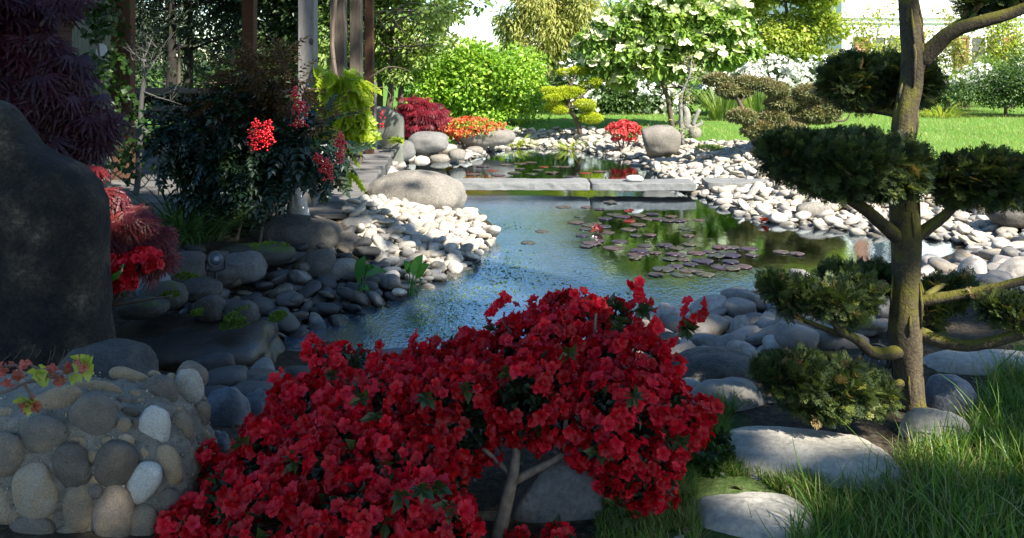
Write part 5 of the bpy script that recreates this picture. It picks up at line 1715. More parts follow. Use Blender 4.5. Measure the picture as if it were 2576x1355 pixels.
lacemaple('domed crimson laceleaf maple on the far bank, partly in shadow', 12.8, gbase(1050, 12.8), [(1010, 300, 36, 34), (1060, 280, 48, 34), (1095, 300, 36, 30), (1040, 318, 50, 18)], L_CRIM, 1700, .14, 71)
lacemaple('large purple laceleaf maple drooping over the standing stone', 4.3, P(-60, 520, 4.3), [(-30, 60, 130, 90), (70, 140, 90, 70), (120, 230, 90, 70), (60, 280, 120, 70), (200, 300, 70, 60), (170, 380, 80, 50), (250, 350, 36, 40), (100, 320, 90, 50), (230, 310, 50, 50), (140, 180, 70, 60), (-20, 220, 120, 100), (30, 20, 60, 50), (150, 0, 60, 30)], L_PURP, 2600, .17, 72)
lacemaple('orange red laceleaf maple glowing beside the standing stone', 3.75, P(230, 790, 3.75), [(235, 415, 30, 24), (260, 520, 46, 40), (310, 560, 60, 44), (370, 600, 46, 44), (290, 620, 70, 44), (390, 640, 34, 34), (240, 600, 50, 50)], L_RED, 1000, .115, 73)
m = MB()
pos, out, tone, _ = crown_pts(clump_ov([(280, 690, 50, 34), (350, 660, 50, 24), (250, 720, 30, 20), (300, 735, 30, 12)], 3.65), 420, 9, .3, .4, 74)
tp = T_flower(5, 5, False); scatter(m, tp, pos, frames(rand_dirs(len(pos)), unit(out + [0, -.6, .4])), .05 * rng.uniform(.7, 1.2, len(pos)), tone)
t = thing('azalea', 'low dark red azalea in the shade below the orange maple', 'azalea', P(280, 760, 3.65))
tag(m.build('blossoms', F_RED, t), kind='stuff')
m = MB()
for e in [(280, 690), (350, 665), (250, 715), (330, 735), (430, 745)]: tube(m, [P(280, 770, 3.65), P(*e, 3.6)], [.01, .003], 6)
m.build('stem', TW, t)
m = MB(); pos, out, tone, _ = crown_pts(clump_ov([(280, 700, 60, 36), (350, 670, 50, 26)], 3.7), 500, 9, .3, .3, 75); leaves(m, TL, pos, out, tone, .03, .3, 0, .7, 2); m.build('foliage', L_AZ, t)
# curled green leaf by the stone
m = MB()
for pts in ([(255, 745), (275, 705), (300, 690), (312, 670), (300, 672)], [(258, 750), (268, 720), (282, 702), (300, 700)]):
    q = spline([P(x, y, 3.3) for x, y in pts], 10)
    wv = np.array([.004, .01, .014, .016, .016, .015, .013, .01, .006, .002])[:, None] * np.array([0, .5, .85])
    n = len(q); m.add(np.concatenate([q - wv, q + wv]), [[(i, i + 1, n + i + 1, n + i) for i in range(n - 1)]], .7)
o = m.build('hosta_leaf', L_WATER, smooth=True); tag(o, 'single curled bright green leaf beside the standing stone', 'leaf')

# ------------------------------------------------------------------ left middle: sapling, berry shrub, creeper, wisteria
t = thing('sapling', 'thin grey stemmed sapling standing in front of the dark pavilion', 'tree', onground(328, 545))
r = np.random.default_rng(14)
m = MB()
d0 = onground(328, 545)[1]
tr = spline([P(326, 550, d0), P(345, 470, d0), P(352, 350, d0), P(355, 260, d0), P(365, 180, d0), P(362, 150, d0)], 16)
tube(m, tr, np.linspace(.03, .017, 16), 9, bark=.06)
for st, e in [(15, (330, 90)), (15, (390, 80)), (15, (360, 60)), (14, (320, 110)), (14, (400, 110)), (13, (410, 130)), (10, (440, 258)), (10, (290, 300)), (7, (430, 370)), (7, (280, 300)), (5, (480, 340)), (3, (270, 420)), (3, (390, 430))]:
    e = P(*e, d0 + r.uniform(-.3, .3)); s0 = tr[st]
    pts = spline([s0, (s0 + e) / 2 + r.normal(size=3) * .03 + [0, 0, -.02], e], 8)
    tube(m, pts, np.linspace(.009, .003, 8), 6)
    for q in range(9):
        b0 = pts[r.integers(2, 8)]; e2 = b0 + r.normal(size=3) * [.09, .08, .06] + [0, 0, .04]
        tube(m, [b0, e2], [.004, .0015], 4)
m.build('trunk', stone_mat('grey_bark', [(.03, .029, .026), (.06, .058, .053), (.1, .096, .086)], 9, .9, .5, .3), t, smooth=True)

nb = onground(620, 605)
t = thing('berry_shrub', 'dark leafy shrub hung with bunches of bright red berries', 'shrub', nb)
m = MB()
D = 5.7
for i in range(16):
    xb = 540 + r.uniform(0, 160); e = (r.uniform(440, 780), r.uniform(200, 420))
    tube(m, spline([P(xb, 620, D + r.uniform(-.2, .3)), P(xb + (e[0] - xb) * .3, 500, D), P(*e, D + r.uniform(-.3, .3))], 9), np.linspace(.012, .004, 9), 6)
m.build('stem', TW, t)
ncl = clump_ov([(470, 330, 60, 46), (425, 392, 44, 24), (500, 385, 44, 34), (560, 400, 70, 70), (640, 420, 70, 70), (690, 385, 40, 40), (705, 335, 36, 44), (620, 300, 70, 60), (540, 300, 60, 60), (760, 380, 50, 60, -.2), (570, 480, 70, 44), (610, 455, 46, 34), (800, 340, 40, 50, -.2), (830, 400, 40, 40, -.1)], D)
m = MB(); pos, out, tone, _ = crown_pts(ncl, 1800, 12, .3, .35, 81); sx_ = CX + pos[:, 0] / pos[:, 1] * FOC; sy_ = HY + (CAMZ - pos[:, 2]) / pos[:, 1] * FOC; kk_ = ~((sx_ > 690) & (sx_ < 815) & (sy_ > 425)); pos, out, tone = pos[kk_], out[kk_], tone[kk_]; leaves(m, TP, pos, out, tone, .2, .25, .5, .5, 81, up=1.2); m.build('foliage', L_NAND, t)
m = MB(); pos, out, tone, _ = crown_pts(clump_ov([(600, 210, 60, 50), (680, 190, 60, 50), (720, 240, 50, 50), (560, 260, 60, 40), (640, 260, 60, 40), (840, 330, 40, 30, -.2)], D), 480, 9, .34, .3, 82); leaves(m, [T_pinnate(5, .06, .25)], pos, out, tone, .2, .25, .2, .6, 82); m.build('new_foliage', L_RUST, t)


def berries(c, rx, ry, n, parent, seed):
    r = np.random.default_rng(seed)
    m = MB()
    Vs, Fs = ico(2)
    pos = []
    for q in range(n):
        u = rand_dirs(1, r)[0] * r.uniform(.4, 1.15)
        pos.append(c + u * [rx * (1 - .35 * u[2]), rx * .8, ry * 1.05])
    for p in pos: m.add(Vs * .0075 * r.uniform(.75, 1.1) + p, Fs, r.random())
    for p in pos[::4]: tube(m, [c + [0, 0, ry * .3], p], .0015, 3, cap=False)
    return m.build('berry_cluster', BERRY, parent, smooth=True)


for i, (x, y, rx, ry, n) in enumerate([(645, 335, 22, 32, 110), (672, 340, 18, 38, 110), (640, 360, 14, 20, 40), (742, 246, 12, 26, 50), (757, 275, 20, 20, 60), (752, 312, 22, 10, 40), (857, 360, 16, 24, 80), (855, 395, 12, 18, 40), (822, 430, 18, 28, 90), (800, 400, 14, 14, 40), (960, 318, 8, 12, 16), (962, 290, 8, 14, 16)]):
    dd = 5.15 if x < 700 else (5.35 if x < 780 else 5.2)
    if x > 900: dd = 9.0
    berries(P(x, y, dd), rx / FOC * dd, ry / FOC * dd, n, t, 90 + i)

cr = thing('creeper', 'green climbing creeper on the stained corner post of the pavilion', 'climber', P(250, 420, 7.3))
m = MB(); tube(m, spline([P(250, 430, 7.4), P(258, 250, 7.4), P(240, 60, 7.4), P(225, -40, 7.4)], 12), .012, 6); m.build('stem', TW, cr)
m = MB(); pos, out, tone, _ = crown_pts(clump_ov([(275, 70, 40, 40), (240, 40, 40, 30), (285, 140, 36, 40), (300, 210, 30, 40), (265, 220, 36, 40), (310, 280, 40, 40), (250, 160, 30, 40), (300, 340, 50, 40), (250, 0, 60, 30), (330, 400, 40, 30)], 7.2), 170, 9, .34, .3, 83); leaves(m, [T_pinnate(2, .17, .5)], pos, out, tone, .14, .25, .9, .5, 83, up=.5); m.build('foliage', L_VINE, cr)

ws = thing('wisteria', 'hanging curtain of sunlit yellow green wisteria leaves on the second post', 'climber', P(840, 420, 7.0))
m = MB()
tube(m, spline([P(845, 430, 7.5), P(850, 250, 7.4), P(835, 100, 7.4), P(850, -60, 7.4)], 12), .02, 7)
for pts in ([(815, 160), (800, 200), (812, 150), (850, 150)], [(930, 195), (975, 170), (1010, 172), (1030, 180)], [(930, 235), (960, 220), (980, 235), (983, 250)]):
    tube(m, spline([P(x, y, 6.9) for x, y in pts], 10), np.linspace(.006, .002, 10), 5)
m.build('stem', TW, ws)
m = MB()
wcl = clump_ov([(815, 180, 26, 26), (850, 198, 32, 32), (880, 215, 28, 36), (838, 245, 30, 36), (888, 265, 22, 32), (858, 295, 28, 36), (874, 318, 24, 22), (822, 212, 24, 30), (866, 380, 8, 20), (868, 420, 8, 14)], 6.85)
pos, out, tone, _ = crown_pts(wcl, 300, 8, .32, .3, 84)
out = unit(out * .4 + [.45, -.3, -.5])
leaves(m, [T_pinnate(5, .15, .36, .3)], pos, out, tone, .2, .2, .35, .22, 84, up=.6)
m.build('foliage', L_WIST, ws)
hb = thing('hosta', 'small bright hosta plant against the concrete wall end', 'plant', onground(1000, 372))
m = MB(); n = 34; a = rng.uniform(0, 6.28, n); c = np.array(P(1000, 358, 11.0))
leaves(m, TLW, np.repeat(c[None], n, 0), np.stack([np.cos(a), np.sin(a), .5 + 0 * a], 1), rng.random(n), .13, .3, .2, .2, 4); m.build('foliage', L_LIME, hb)
# ------------------------------------------------------------------ red azalea in the foreground
AB = [(1480, 850, 2.40, 105), (1420, 800, 2.45, 60), (1540, 800, 2.42, 55), (1570, 960, 2.25, 130), (1370, 910, 2.3, 130), (1330, 850, 2.4, 60), (1220, 950, 2.28, 105), (1090, 960, 2.3, 90), (1160, 900, 2.36, 55), (880, 960, 2.3, 90), (830, 910, 2.35, 46), (760, 1040, 2.25, 85), (960, 1060, 2.12, 140), (1130, 1060, 2.08, 140), (1340, 1000, 2.1, 122), (1540, 1062, 2.05, 125), (1655, 1060, 2.1, 110), (1725, 1070, 2.15, 60), (1620, 1170, 2.05, 95), (1560, 1200, 2.0, 60), (1600, 1245, 2.0, 42), (690, 1150, 2.1, 100), (820, 1200, 1.98, 140), (1010, 1220, 1.94, 150), (1090, 1225, 1.95, 90), (590, 1270, 2.0, 90), (540, 1200, 2.1, 40), (700, 1320, 1.88, 130), (880, 1350, 1.8, 140), (1070, 1350, 1.8, 140), (470, 1340, 1.95, 70), (1365, 1250, 2.1, 34), (1372, 1300, 2.1, 36), (1160, 1370, 1.85, 55), (1310, 1380, 1.95, 40), (1405, 1365, 1.9, 40), (980, 940, 2.35, 40), (1680, 985, 2.2, 40)]
SPRIG = [(1265, 790, 2.38, 40), (1615, 735, 2.3, 36), (1640, 830, 2.3, 66), (1735, 785, 2.3, 40), (1600, 860, 2.32, 50), (1500, 765, 2.42, 26), (1350, 775, 2.42, 28), (1180, 862, 2.36, 28), (1060, 862, 2.34, 26), (785, 878, 2.34, 24), (700, 965, 2.3, 30), (1775, 1030, 2.15, 30), (640, 1080, 2.15, 30), (1715, 1190, 2.1, 30), (520, 1140, 2.1, 24), (940, 880, 2.33, 22), (1430, 748, 2.44, 22), (1690, 920, 2.22, 26)]
ab = np.array([[*P(x, y, d), r_ / FOC * d] for x, y, d, r_ in AB])
sp = np.array([[*P(x, y, d), r_ / FOC * d] for x, y, d, r_ in SPRIG])
az = thing('azalea', 'large flowering azalea smothered in crimson red blooms in the foreground', 'azalea', (0.0, 2.2, .25))
r = np.random.default_rng(201)
fp, fn = [], []
for i, (x, y, z, q) in enumerate(np.concatenate([ab, sp])):
    spr = i >= len(ab)
    k = int((7 if spr else 16) + q * q * (33000 if not spr else 6500))
    d = rand_dirs(k, r)
    d = d[(d @ unit(np.array([0, -.7, .6]))) > (-.35 if not spr else -.8)]
    p = np.array([x, y, z]) + d * q * r.uniform(.82, 1.06, (len(d), 1)) * (1 + .27 * fbm(d * 3.0 + i, 7, 2))[:, None]
    for j in range(len(p)):
        dist = np.linalg.norm(ab[:, :3] - p[j], axis=1) / ab[:, 3]
        if i < len(ab): dist[i] = 9
        if (dist < .8).any(): continue
        fp.append(p[j]); fn.append(d[j])
fp = np.array(fp); fn = np.array(fn)
# thin out flowers that sit on top of each other, leaving small dark gaps
gap = fbm(fp * 9, 31, 2)
order = r.permutation(len(fp)); kept = []
for i in order:
    if gap[i] < -.29: continue
    if kept and (np.linalg.norm(fp[kept] - fp[i], axis=1) < .0112).any(): continue
    kept.append(i)
fp, fn = fp[kept], fn[kept]
TF = [T_flower(s) for s in range(6)]
ss = .0335 * r.uniform(.75, 1.2, len(fp))
up = unit(fn + r.normal(size=fn.shape) * .42 + [0, -.2, .1])
RR = frames(rand_dirs(len(fp), r), up)
tone = np.clip(r.random(len(fp)) * .7 + .3 * (fbm(fp * 5, 8, 2) + .5), 0, 1)
sz = ss / fp[:, 1]
px = CX + fp[:, 0] / fp[:, 1] * FOC; py = HY + (CAMZ - fp[:, 2]) / fp[:, 1] * FOC
front = sz * (((py < 1345) & (px > 5)) * 1.0) * r.uniform(.8, 1, len(fp))
big = set(np.argsort(-front)[:98].tolist())
mass = MB()
for i in range(len(fp)):
    a = (TF[i % 6], fp[i:i + 1] - up[i:i + 1] * ss[i] * .3, RR[i:i + 1], ss[i:i + 1], tone[i:i + 1])
    if i in big:
        m1 = MB(); scatter(m1, *a); m1.build('flower', F_RED, az, smooth=True)
    else:
        scatter(mass, *a)
tag(mass.build('flowers', F_RED, az, smooth=True), kind='stuff')
print('azalea flowers', len(fp))
# leaves under and between the flowers
m = MB()
for rr, n, sz_ in ((.68, 6500, .03), (.45, 2500, .034)):
    w_ = ab[:, 3] ** 2; w_ = w_ / w_.sum()
    ch = r.choice(len(ab), n, p=w_)
    d = rand_dirs(n, r)
    p = ab[ch, :3] + d * ab[ch, 3:4] * rr * r.uniform(.85, 1.12, (n, 1))
    leaves(m, TL, p, d, np.clip(r.random(n) * .7, 0, 1), sz_, .3, -.1, .7, 5)
# light rosettes on top of the flowers
for x, y in [(760, 1085), (620, 1115), (945, 1060), (1075, 1010), (1280, 935), (890, 1140), (1110, 1130), (1060, 1240), (1650, 1110), (1560, 1330), (790, 1290), (1570, 830), (1560, 820), (1545, 850), (1740, 830), (1730, 822), (1610, 775), (1630, 780), (1260, 830), (1250, 828), (1550, 1260), (575, 1290), (690, 1260), (1090, 1240), (1020, 1270), (830, 1130), (900, 1010), (1180, 990), (1330, 1000), (1480, 980), (1600, 1000), (1420, 900), (1260, 1080), (960, 1180), (740, 1180), (680, 1340), (960, 1330), (1120, 1290), (1500, 1140), (1700, 1110), (850, 950), (1010, 930), (600, 1200), (1380, 840), (1450, 1060)]:
    dd = np.argmin((px - x) ** 2 + (py - y) ** 2)
    c = fp[dd] + up[dd] * .012 + [0, -.01, .004]
    k = 7
    a = r.uniform(0, 6.28) + np.arange(k) / k * 6.28
    leaves(m, TL, np.repeat(c[None], k, 0), np.stack([np.cos(a), -.5 + 0 * a, np.sin(a) * .8 + .3], 1), r.uniform(.6, 1, k), .034, .3, 0, .15, 6)
m.build('foliage', L_AZ, az)
m = MB()
root = P(1245, 1400, 1.98)
tube(m, spline([root, P(1268, 1290, 2.0), P(1290, 1200, 2.02), P(1300, 1130, 2.05), P(1310, 1040, 2.1)], 14), np.linspace(.021, .008, 14), 9, bark=.1)
for pts, a0 in [([(1285, 1215), (1340, 1185), (1400, 1155), (1470, 1110)], .013), ([(1290, 1200), (1240, 1150), (1205, 1120)], .008), ([(1265, 1300), (1180, 1300), (1100, 1310), (1000, 1280)], .012), ([(1250, 1380), (1100, 1400), (900, 1400)], .014), ([(1300, 1150), (1290, 1090), (1260, 1030)], .007), ([(1470, 1110), (1580, 1040), (1690, 1020)], .008), ([(1560, 900), (1590, 820), (1612, 760)], .006), ([(1610, 880), (1680, 870), (1735, 810)], .006), ([(1330, 870), (1290, 840), (1262, 805)], .006), ([(1000, 1280), (850, 1130), (800, 980)], .008), ([(1440, 960), (1490, 860), (1500, 790)], .007), ([(1420, 1140), (1425, 1050), (1440, 960)], .008), ([(900, 1400), (700, 1330), (560, 1260)], .01)]:
    tube(m, spline([P(x, y, 2.04 if y > 1000 else 2.3) for x, y in pts], 9), np.linspace(a0, a0 * .5, 9), 7, bark=.1)
m.build('stem', plain_mat('azalea_wood', (.17, .125, .09), .85, noise=.4, scale=60), az, smooth=True)
# petals fallen on the stone
pet = MB()
for x, y in [(1560, 1285), (1590, 1300), (1605, 1296), (1625, 1318), (1548, 1275), (1640, 1310), (1578, 1292)]:
    c = onground(x, y) + [0, 0, .055]
    scatter(pet, T_flower(3, 5, False), c[None], frames(rand_dirs(1, r), np.array([[.2, -.3, .9]])), np.array([.035]), np.array([.8]))
o = pet.build('fallen_petals', F_CORAL); tag(o, 'fallen pinkish red petals lying on the small white stone', 'petals', kind='stuff')

# ------------------------------------------------------------------ faded azalea sprig over the cobble wall
sg = thing('azalea', 'azalea sprig with faded pink flowers reaching over the cobble wall', 'azalea', P(-40, 1000, 1.9))
m = MB()
D1 = 1.85
BR = [[(-60, 1000), (20, 985), (70, 960), (95, 950)], [(70, 962), (130, 950), (180, 935), (215, 925)], [(60, 965), (80, 1000), (75, 1020)], [(-60, 940), (0, 925), (40, 920), (60, 930)], [(130, 950), (90, 925), (60, 915)]]
for b in BR: tube(m, spline([P(x, y, D1) for x, y in b], 8), np.linspace(.004, .002, 8), 6)
for x, y in [(35, 905), (75, 900), (90, 898), (130, 905), (120, 915), (165, 898), (215, 900), (10, 905), (150, 915), (225, 905)]:
    a = P(x, y, D1); b = P(x + r.uniform(4, 22), y - r.uniform(14, 34), D1 - .02)
    tube(m, [a, (a + b) / 2 + [.002, 0, 0], b], .0009, 4)
m.build('stem', TW, sg)
m = MB(); p = []
for x, y in [(20, 930), (40, 945), (60, 920), (20, 955), (130, 935), (150, 945), (165, 925), (185, 920), (72, 1005), (76, 1020), (15, 912), (5, 930), (140, 955), (195, 908), (210, 925)]:
    for q in range(2): p.append(P(x + r.uniform(-8, 8), y + r.uniform(-6, 6), D1 + r.uniform(-.02, .02)))
p = np.array(p); up2 = unit(r.normal(size=p.shape) + [0, -.3, -.4])
for i in range(len(p)):
    m = MB(); scatter(m, T_flower(4, 5, False), p[i:i + 1], frames(rand_dirs(1, r), up2[i:i + 1]), np.array([[.026, .022, .04]]) * r.uniform(.7, 1.1), np.array([r.random()]))
    m.build('flower', F_FADE, sg)
m = MB()
for x, y in [(95, 935), (112, 945), (200, 905), (222, 930), (80, 1018), (60, 1010), (105, 930), (190, 940), (215, 915)]:
    k = 6; a = r.uniform(0, 6.28, k)
    leaves(m, TLW, np.repeat(P(x, y, D1)[None], k, 0), np.stack([np.cos(a), -.3 + 0 * a, np.sin(a) + .3], 1), r.uniform(.5, 1, k), .022, .3, 0, .2, 7)
m.build('foliage', L_LIME, sg)

# ------------------------------------------------------------------ cloud-pruned cypress on the right
TD = 2.72
cy = thing('cloud_pruned_cypress', 'cloud pruned cypress with thick mossy trunk and dark flat pads', 'tree', onground(2290, 1030))
tr = [(2300, 1045, 40), (2292, 1010, 40), (2285, 930, 42), (2278, 840, 46), (2279, 760, 42), (2277, 690, 41), (2280, 620, 42), (2276, 560, 42), (2268, 470, 36), (2270, 380, 33), (2274, 300, 33), (2292, 210, 31), (2296, 140, 31), (2288, 60, 28), (2284, -20, 27), (2286, -120, 24)]
q = spline([(*P(x, y, TD), w_ / FOC * TD) for x, y, w_ in tr], 70)
m = MB()
tube(m, q[:, :3], q[:, 3] * .84, 28, bark=.15, seed=12)
for i in range(26):   # strips of loose bark
    j = int(r.integers(3, 60)); a = r.uniform(2.6, 6.6)
    c0 = q[j, :3] + q[j, 3] * .84 * np.array([math.cos(a), math.sin(a), 0])
    j2 = min(69, j + int(r.integers(3, 9)))
    c1 = q[j2, :3] + q[j2, 3] * .85 * np.array([math.cos(a + .1), math.sin(a + .1), 0])
    tube(m, [c0, (c0 + c1) / 2 + .004 * np.array([math.cos(a), math.sin(a), 0]), c1], [.002, .006, .002], 5)
m.build('trunk', B_CYP, cy, smooth=True)
BRN = [([(2262, 600, 0), (2225, 570, -.04), (2180, 530, -.1), (2120, 492, -.15), (2060, 450, -.15)], .026, .014),
       ([(2300, 600, 0), (2340, 570, .0), (2380, 540, 0), (2420, 500, 0), (2480, 460, 0)], .022, .012),
       ([(2312, 160, 0), (2350, 120, -.02), (2395, 80, -.05), (2470, 55, -.08), (2560, 28, -.1), (2680, -30, -.1)], .030, .016),
       ([(2345, 125, -.02), (2400, 70, .02), (2450, 40, .05), (2500, -10, .05)], .018, .01),
       ([(2310, 760, 0), (2400, 745, -.05), (2490, 728, -.1), (2600, 700, -.15)], .020, .013),
       ([(2315, 840, 0), (2370, 860, -.05), (2440, 870, -.1), (2520, 855, -.15), (2640, 820, -.2)], .024, .015),
       ([(2275, 880, 0), (2235, 890, -.05), (2190, 885, -.1), (2155, 855, -.13), (2110, 830, -.15), (2090, 790, -.15)], .024, .010),
       ([(2150, 850, -.1), (2080, 830, -.12), (1990, 790, -.12), (1930, 740, -.1)], .011, .006),
       ([(2262, 290, .05), (2200, 280, .12), (2140, 275, .14), (2100, 255, .14)], .012, .006),
       ([(2280, 960, 0), (2200, 985, -.15), (2120, 980, -.2), (2000, 960, -.25)], .014, .006),
       ([(2330, 745, 0), (2370, 720, .1), (2400, 720, .15)], .012, .006)]
for pts, a0, a1 in BRN:
    m = MB(); b = spline([P(x, y, TD + o_) for x, y, o_ in pts], 18)
    tube(m, b, np.linspace(a0, a1, 18), 12, bark=.14, seed=int(a0 * 1e4))
    m.build('branch', B_CYP, cy, smooth=True)
PADS = [(2150, 205, 88, 74, .16, 1), (2265, 205, 100, 72, .17, 1), (2110, 205, 46, 50, .14, .8),
        (2110, 405, 170, 76, -.16, 1), (2000, 390, 90, 58, -.16, 1), (2220, 425, 120, 82, -.15, 1), (2130, 450, 130, 48, -.17, 1), (2285, 410, 46, 60, -.1, .8), (1960, 365, 50, 34, -.16, .7),
        (2410, 455, 74, 62, -.02, 1), (2500, 450, 96, 74, -.05, 1), (2590, 455, 70, 60, -.05, .8), (2385, 425, 36, 34, 0, .6),
        (2520, -20, 90, 48, .0, 1), (2440, 10, 40, 30, 0, .6), (2620, -30, 90, 50, 0, .8),
        (1952, 722, 44, 32, -.1, .8), (2008, 736, 54, 36, -.1, .8), (2080, 748, 74, 44, -.12, 1), (2150, 738, 64, 48, -.05, 1), (2200, 700, 66, 38, .12, 1), (2110, 692, 50, 28, .05, .8), (2140, 792, 44, 24, -.15, .6), (1985, 768, 38, 24, -.12, .5),
        (2370, 740, 62, 46, .14, .8), (2420, 720, 40, 34, .15, .6),
        (2000, 945, 95, 54, -.25, 1), (2100, 968, 105, 62, -.25, 1), (1945, 925, 48, 34, -.22, .8), (2190, 992, 72, 46, -.22, .8), (2060, 1010, 88, 40, -.25, .8),
        (2500, 770, 50, 34, -.12, .7), (2560, 790, 60, 44, -.15, .8), (2340, 790, 40, 50, .1, .5)]
GROUPS = [(0, 3), (3, 9), (9, 13), (13, 16), (16, 24), (24, 26), (26, 31), (31, 33), (33, 34)]
for g0, g1 in GROUPS:
    m = MB()
    for i in range(g0, g1):
        x, y, rx, ry, o_, dn = PADS[i]
        c = P(x, y, TD + o_); dd = TD + o_
        h3 = np.array([rx / FOC * dd, rx / FOC * dd * .85, ry / FOC * dd])
        k = int(dn * 11500 * (h3[0] * h3[1] + h3[0] * h3[2] + h3[1] * h3[2]) * 2.4)
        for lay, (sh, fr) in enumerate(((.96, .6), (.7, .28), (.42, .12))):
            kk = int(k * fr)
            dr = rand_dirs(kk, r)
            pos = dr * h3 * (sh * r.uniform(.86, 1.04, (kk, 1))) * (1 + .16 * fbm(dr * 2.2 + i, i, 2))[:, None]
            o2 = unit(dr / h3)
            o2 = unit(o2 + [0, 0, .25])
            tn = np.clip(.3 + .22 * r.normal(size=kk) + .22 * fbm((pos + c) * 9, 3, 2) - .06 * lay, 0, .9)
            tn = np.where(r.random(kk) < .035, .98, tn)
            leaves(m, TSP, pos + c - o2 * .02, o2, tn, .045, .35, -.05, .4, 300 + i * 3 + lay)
        for b in range(7):
            e = c + rand_dirs(1, r)[0] * h3 * .8
            tube(m, [c - [0, 0, h3[2] * .5], (c + e) / 2, e], [.006, .004, .002], 5, mi=1)
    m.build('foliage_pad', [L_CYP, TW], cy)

# ------------------------------------------------------------------ water lilies
LP = [(390, 213), (560, 215), (515, 285), (660, 230), (740, 180), (770, 270), (830, 285), (885, 320), (960, 280), (1060, 270), (1030, 300), (1110, 305), (1200, 285), (1250, 318), (1290, 310), (1410, 312), (1300, 378), (590, 350), (550, 380), (690, 365), (720, 405), (880, 382), (530, 430), (935, 430), (1045, 428), (225, 397), (122, 483), (640, 470), (600, 490), (560, 510), (810, 473), (1000, 505), (1155, 503), (1340, 497), (960, 545), (935, 570), (930, 600), (1080, 560), (1215, 570), (1190, 608), (1290, 612), (1345, 645), (1140, 683), (1085, 725), (1320, 698), (1280, 722), (1460, 722), (1490, 550), (1540, 585), (1660, 522), (1790, 527), (1620, 555), (1650, 580), (1810, 580), (1650, 630), (1590, 665), (1660, 680), (1740, 663), (640, 340), (1180, 320), (1000, 560), (1260, 575), (700, 300), (480, 330), (950, 350), (1240, 520), (1390, 560), (1440, 620), (1390, 700), (1580, 520), (760, 520), (1230, 660), (1330, 430)]
LP = [(1288 + .333 * x, 451 + .3334 * y) for x, y in LP] + [(1965, 636), (2004, 641), (2078, 671), (2019, 696)]
LF = [(60, 1240), (140, 1232), (60, 1280), (240, 1262), (340, 1262), (400, 1265), (150, 1318), (300, 1310), (550, 1310), (450, 1340), (660, 1300), (200, 1290), (20, 1310)]
LF = [(1288 + .333 * x, .333 * y) for x, y in LF] + [(1237, 430), (1253, 442), (1273, 416), (1190, 440), (1215, 420)]


def pad_mesh(r0, seed):
    r = np.random.default_rng(seed)
    n = 30
    a = np.linspace(.16, 2 * math.pi - .16, n)
    rim = np.stack([np.cos(a), np.sin(a) * r.uniform(.88, 1), (.002 + .012 * r.random() + (.1 * r.random() if seed % 4 == 0 else 0)) * np.sin(a * 2 + r.uniform(0, 6)) ** 2], 1) * r0
    rim *= (1 + .03 * np.sin(a * 5 + seed))[:, None]
    mid = rim * [.55, .55, .2]
    V = np.concatenate([[[0, 0, .0]], mid, rim, rim - [0, 0, .0012]])
    F3 = [(0, 1 + i, 2 + i) for i in range(n - 1)]
    F4 = [(1 + i, 1 + n + i, 2 + n + i, 2 + i) for i in range(n - 1)] + [(1 + n + i, 1 + 2 * n + i, 2 + 2 * n + i, 2 + n + i) for i in range(n - 1)]
    V = rotz(V, r.uniform(0, 6.28))
    return V + [0, 0, .003], [F3, F4]


for i, (x, y) in enumerate(LP + LF):
    c = G(x, y, 0)
    far = i >= len(LP)
    red = i in (7,) or (far and i % 5 == 0)
    V, F = pad_mesh(r.uniform(.05, .085) if not far else r.uniform(.07, .1), i)
    o = MB().add(V + c + [0, 0, .0015 * (i % 5)], F, r.random()).build('lily_pad', L_PADR if red else L_PAD, loc=c, smooth=True)
    if far: tag(o, 'lily pad floating on the far pond beyond the slab footbridge', 'lily pad', 'lily pads beyond the footbridge')
    elif red: tag(o, 'reddish lily pad among the purple ones on the near pond', 'lily pad', 'reddish lily pads on the near pond')
    else: tag(o, 'purple lily pad floating on the near pond before the footbridge', 'lily pad', 'purple lily pads on the near pond')
for i, (x, y, lab) in enumerate([(1508, 585, 'crumpled red lily leaf raised above the purple pads'), (1925, 563, 'small red lily leaf near the right shore of the pond'), (1580, 540, 'coral red young lily leaf at the back of the near pads')]):
    c = G(x, y, 0)
    m = MB(); k = 5; a = r.uniform(0, 6.28, k)
    leaves(m, TLW, np.repeat((c + [0, 0, .02])[None], k, 0), np.stack([np.cos(a), np.sin(a), .25 + .3 * r.random(k)], 1), r.random(k), .09 if i == 0 else .06, .2, 0, .2, i)
    o = m.build('lily_leaf', L_PADR, loc=c); tag(o, lab, 'lily leaf')


def aquatic(label, x, y, tips, seed):
    c = G(x, y, -.02)
    t = thing('water_plant', label, 'water plant', c)
    ms, ml = MB(), MB()
    d = c[1]
    for (tx, ty, dx, dy, w_) in tips:
        e = P(tx, ty, d + r.uniform(-.05, .05)); b = c + [r.normal() * .012, r.normal() * .012, -.1]
        tube(ms, spline([b, (b + e) / 2 + [r.normal() * .008, 0, 0], e], 8), np.linspace(.006, .004, 8), 7)
        tip = P(tx + dx, ty + dy, d - .03)
        L = np.linalg.norm(tip - e)
        q = spline([e, (e + tip) / 2 + [0, 0, .018], tip], 9)
        dirv = unit(tip - e); sd = unit(np.cross(dirv, [0.15, -.8, .6]))
        wv = (np.array([.2, .75, 1, .98, .88, .72, .5, .25, .0]) * w_ / FOC * d)[:, None] * sd
        lift = np.array([0, .1, .15, .15, .12, .1, .06, .03, 0])[:, None] * w_ / FOC * d * np.array([0, -.3, .9])
        n = 9
        V = np.concatenate([q - wv + lift, q, q + wv + lift])
        F = [(i, i + 1, n + i + 1, n + i) for i in range(n - 1)] + [(n + i, n + i + 1, 2 * n + i + 1, 2 * n + i) for i in range(n - 1)]
        ml.add(V, [F], r.random())
    ms.build('stem', L_WATER, t, smooth=True); ml.build('leaf', L_WATER, t, smooth=True)


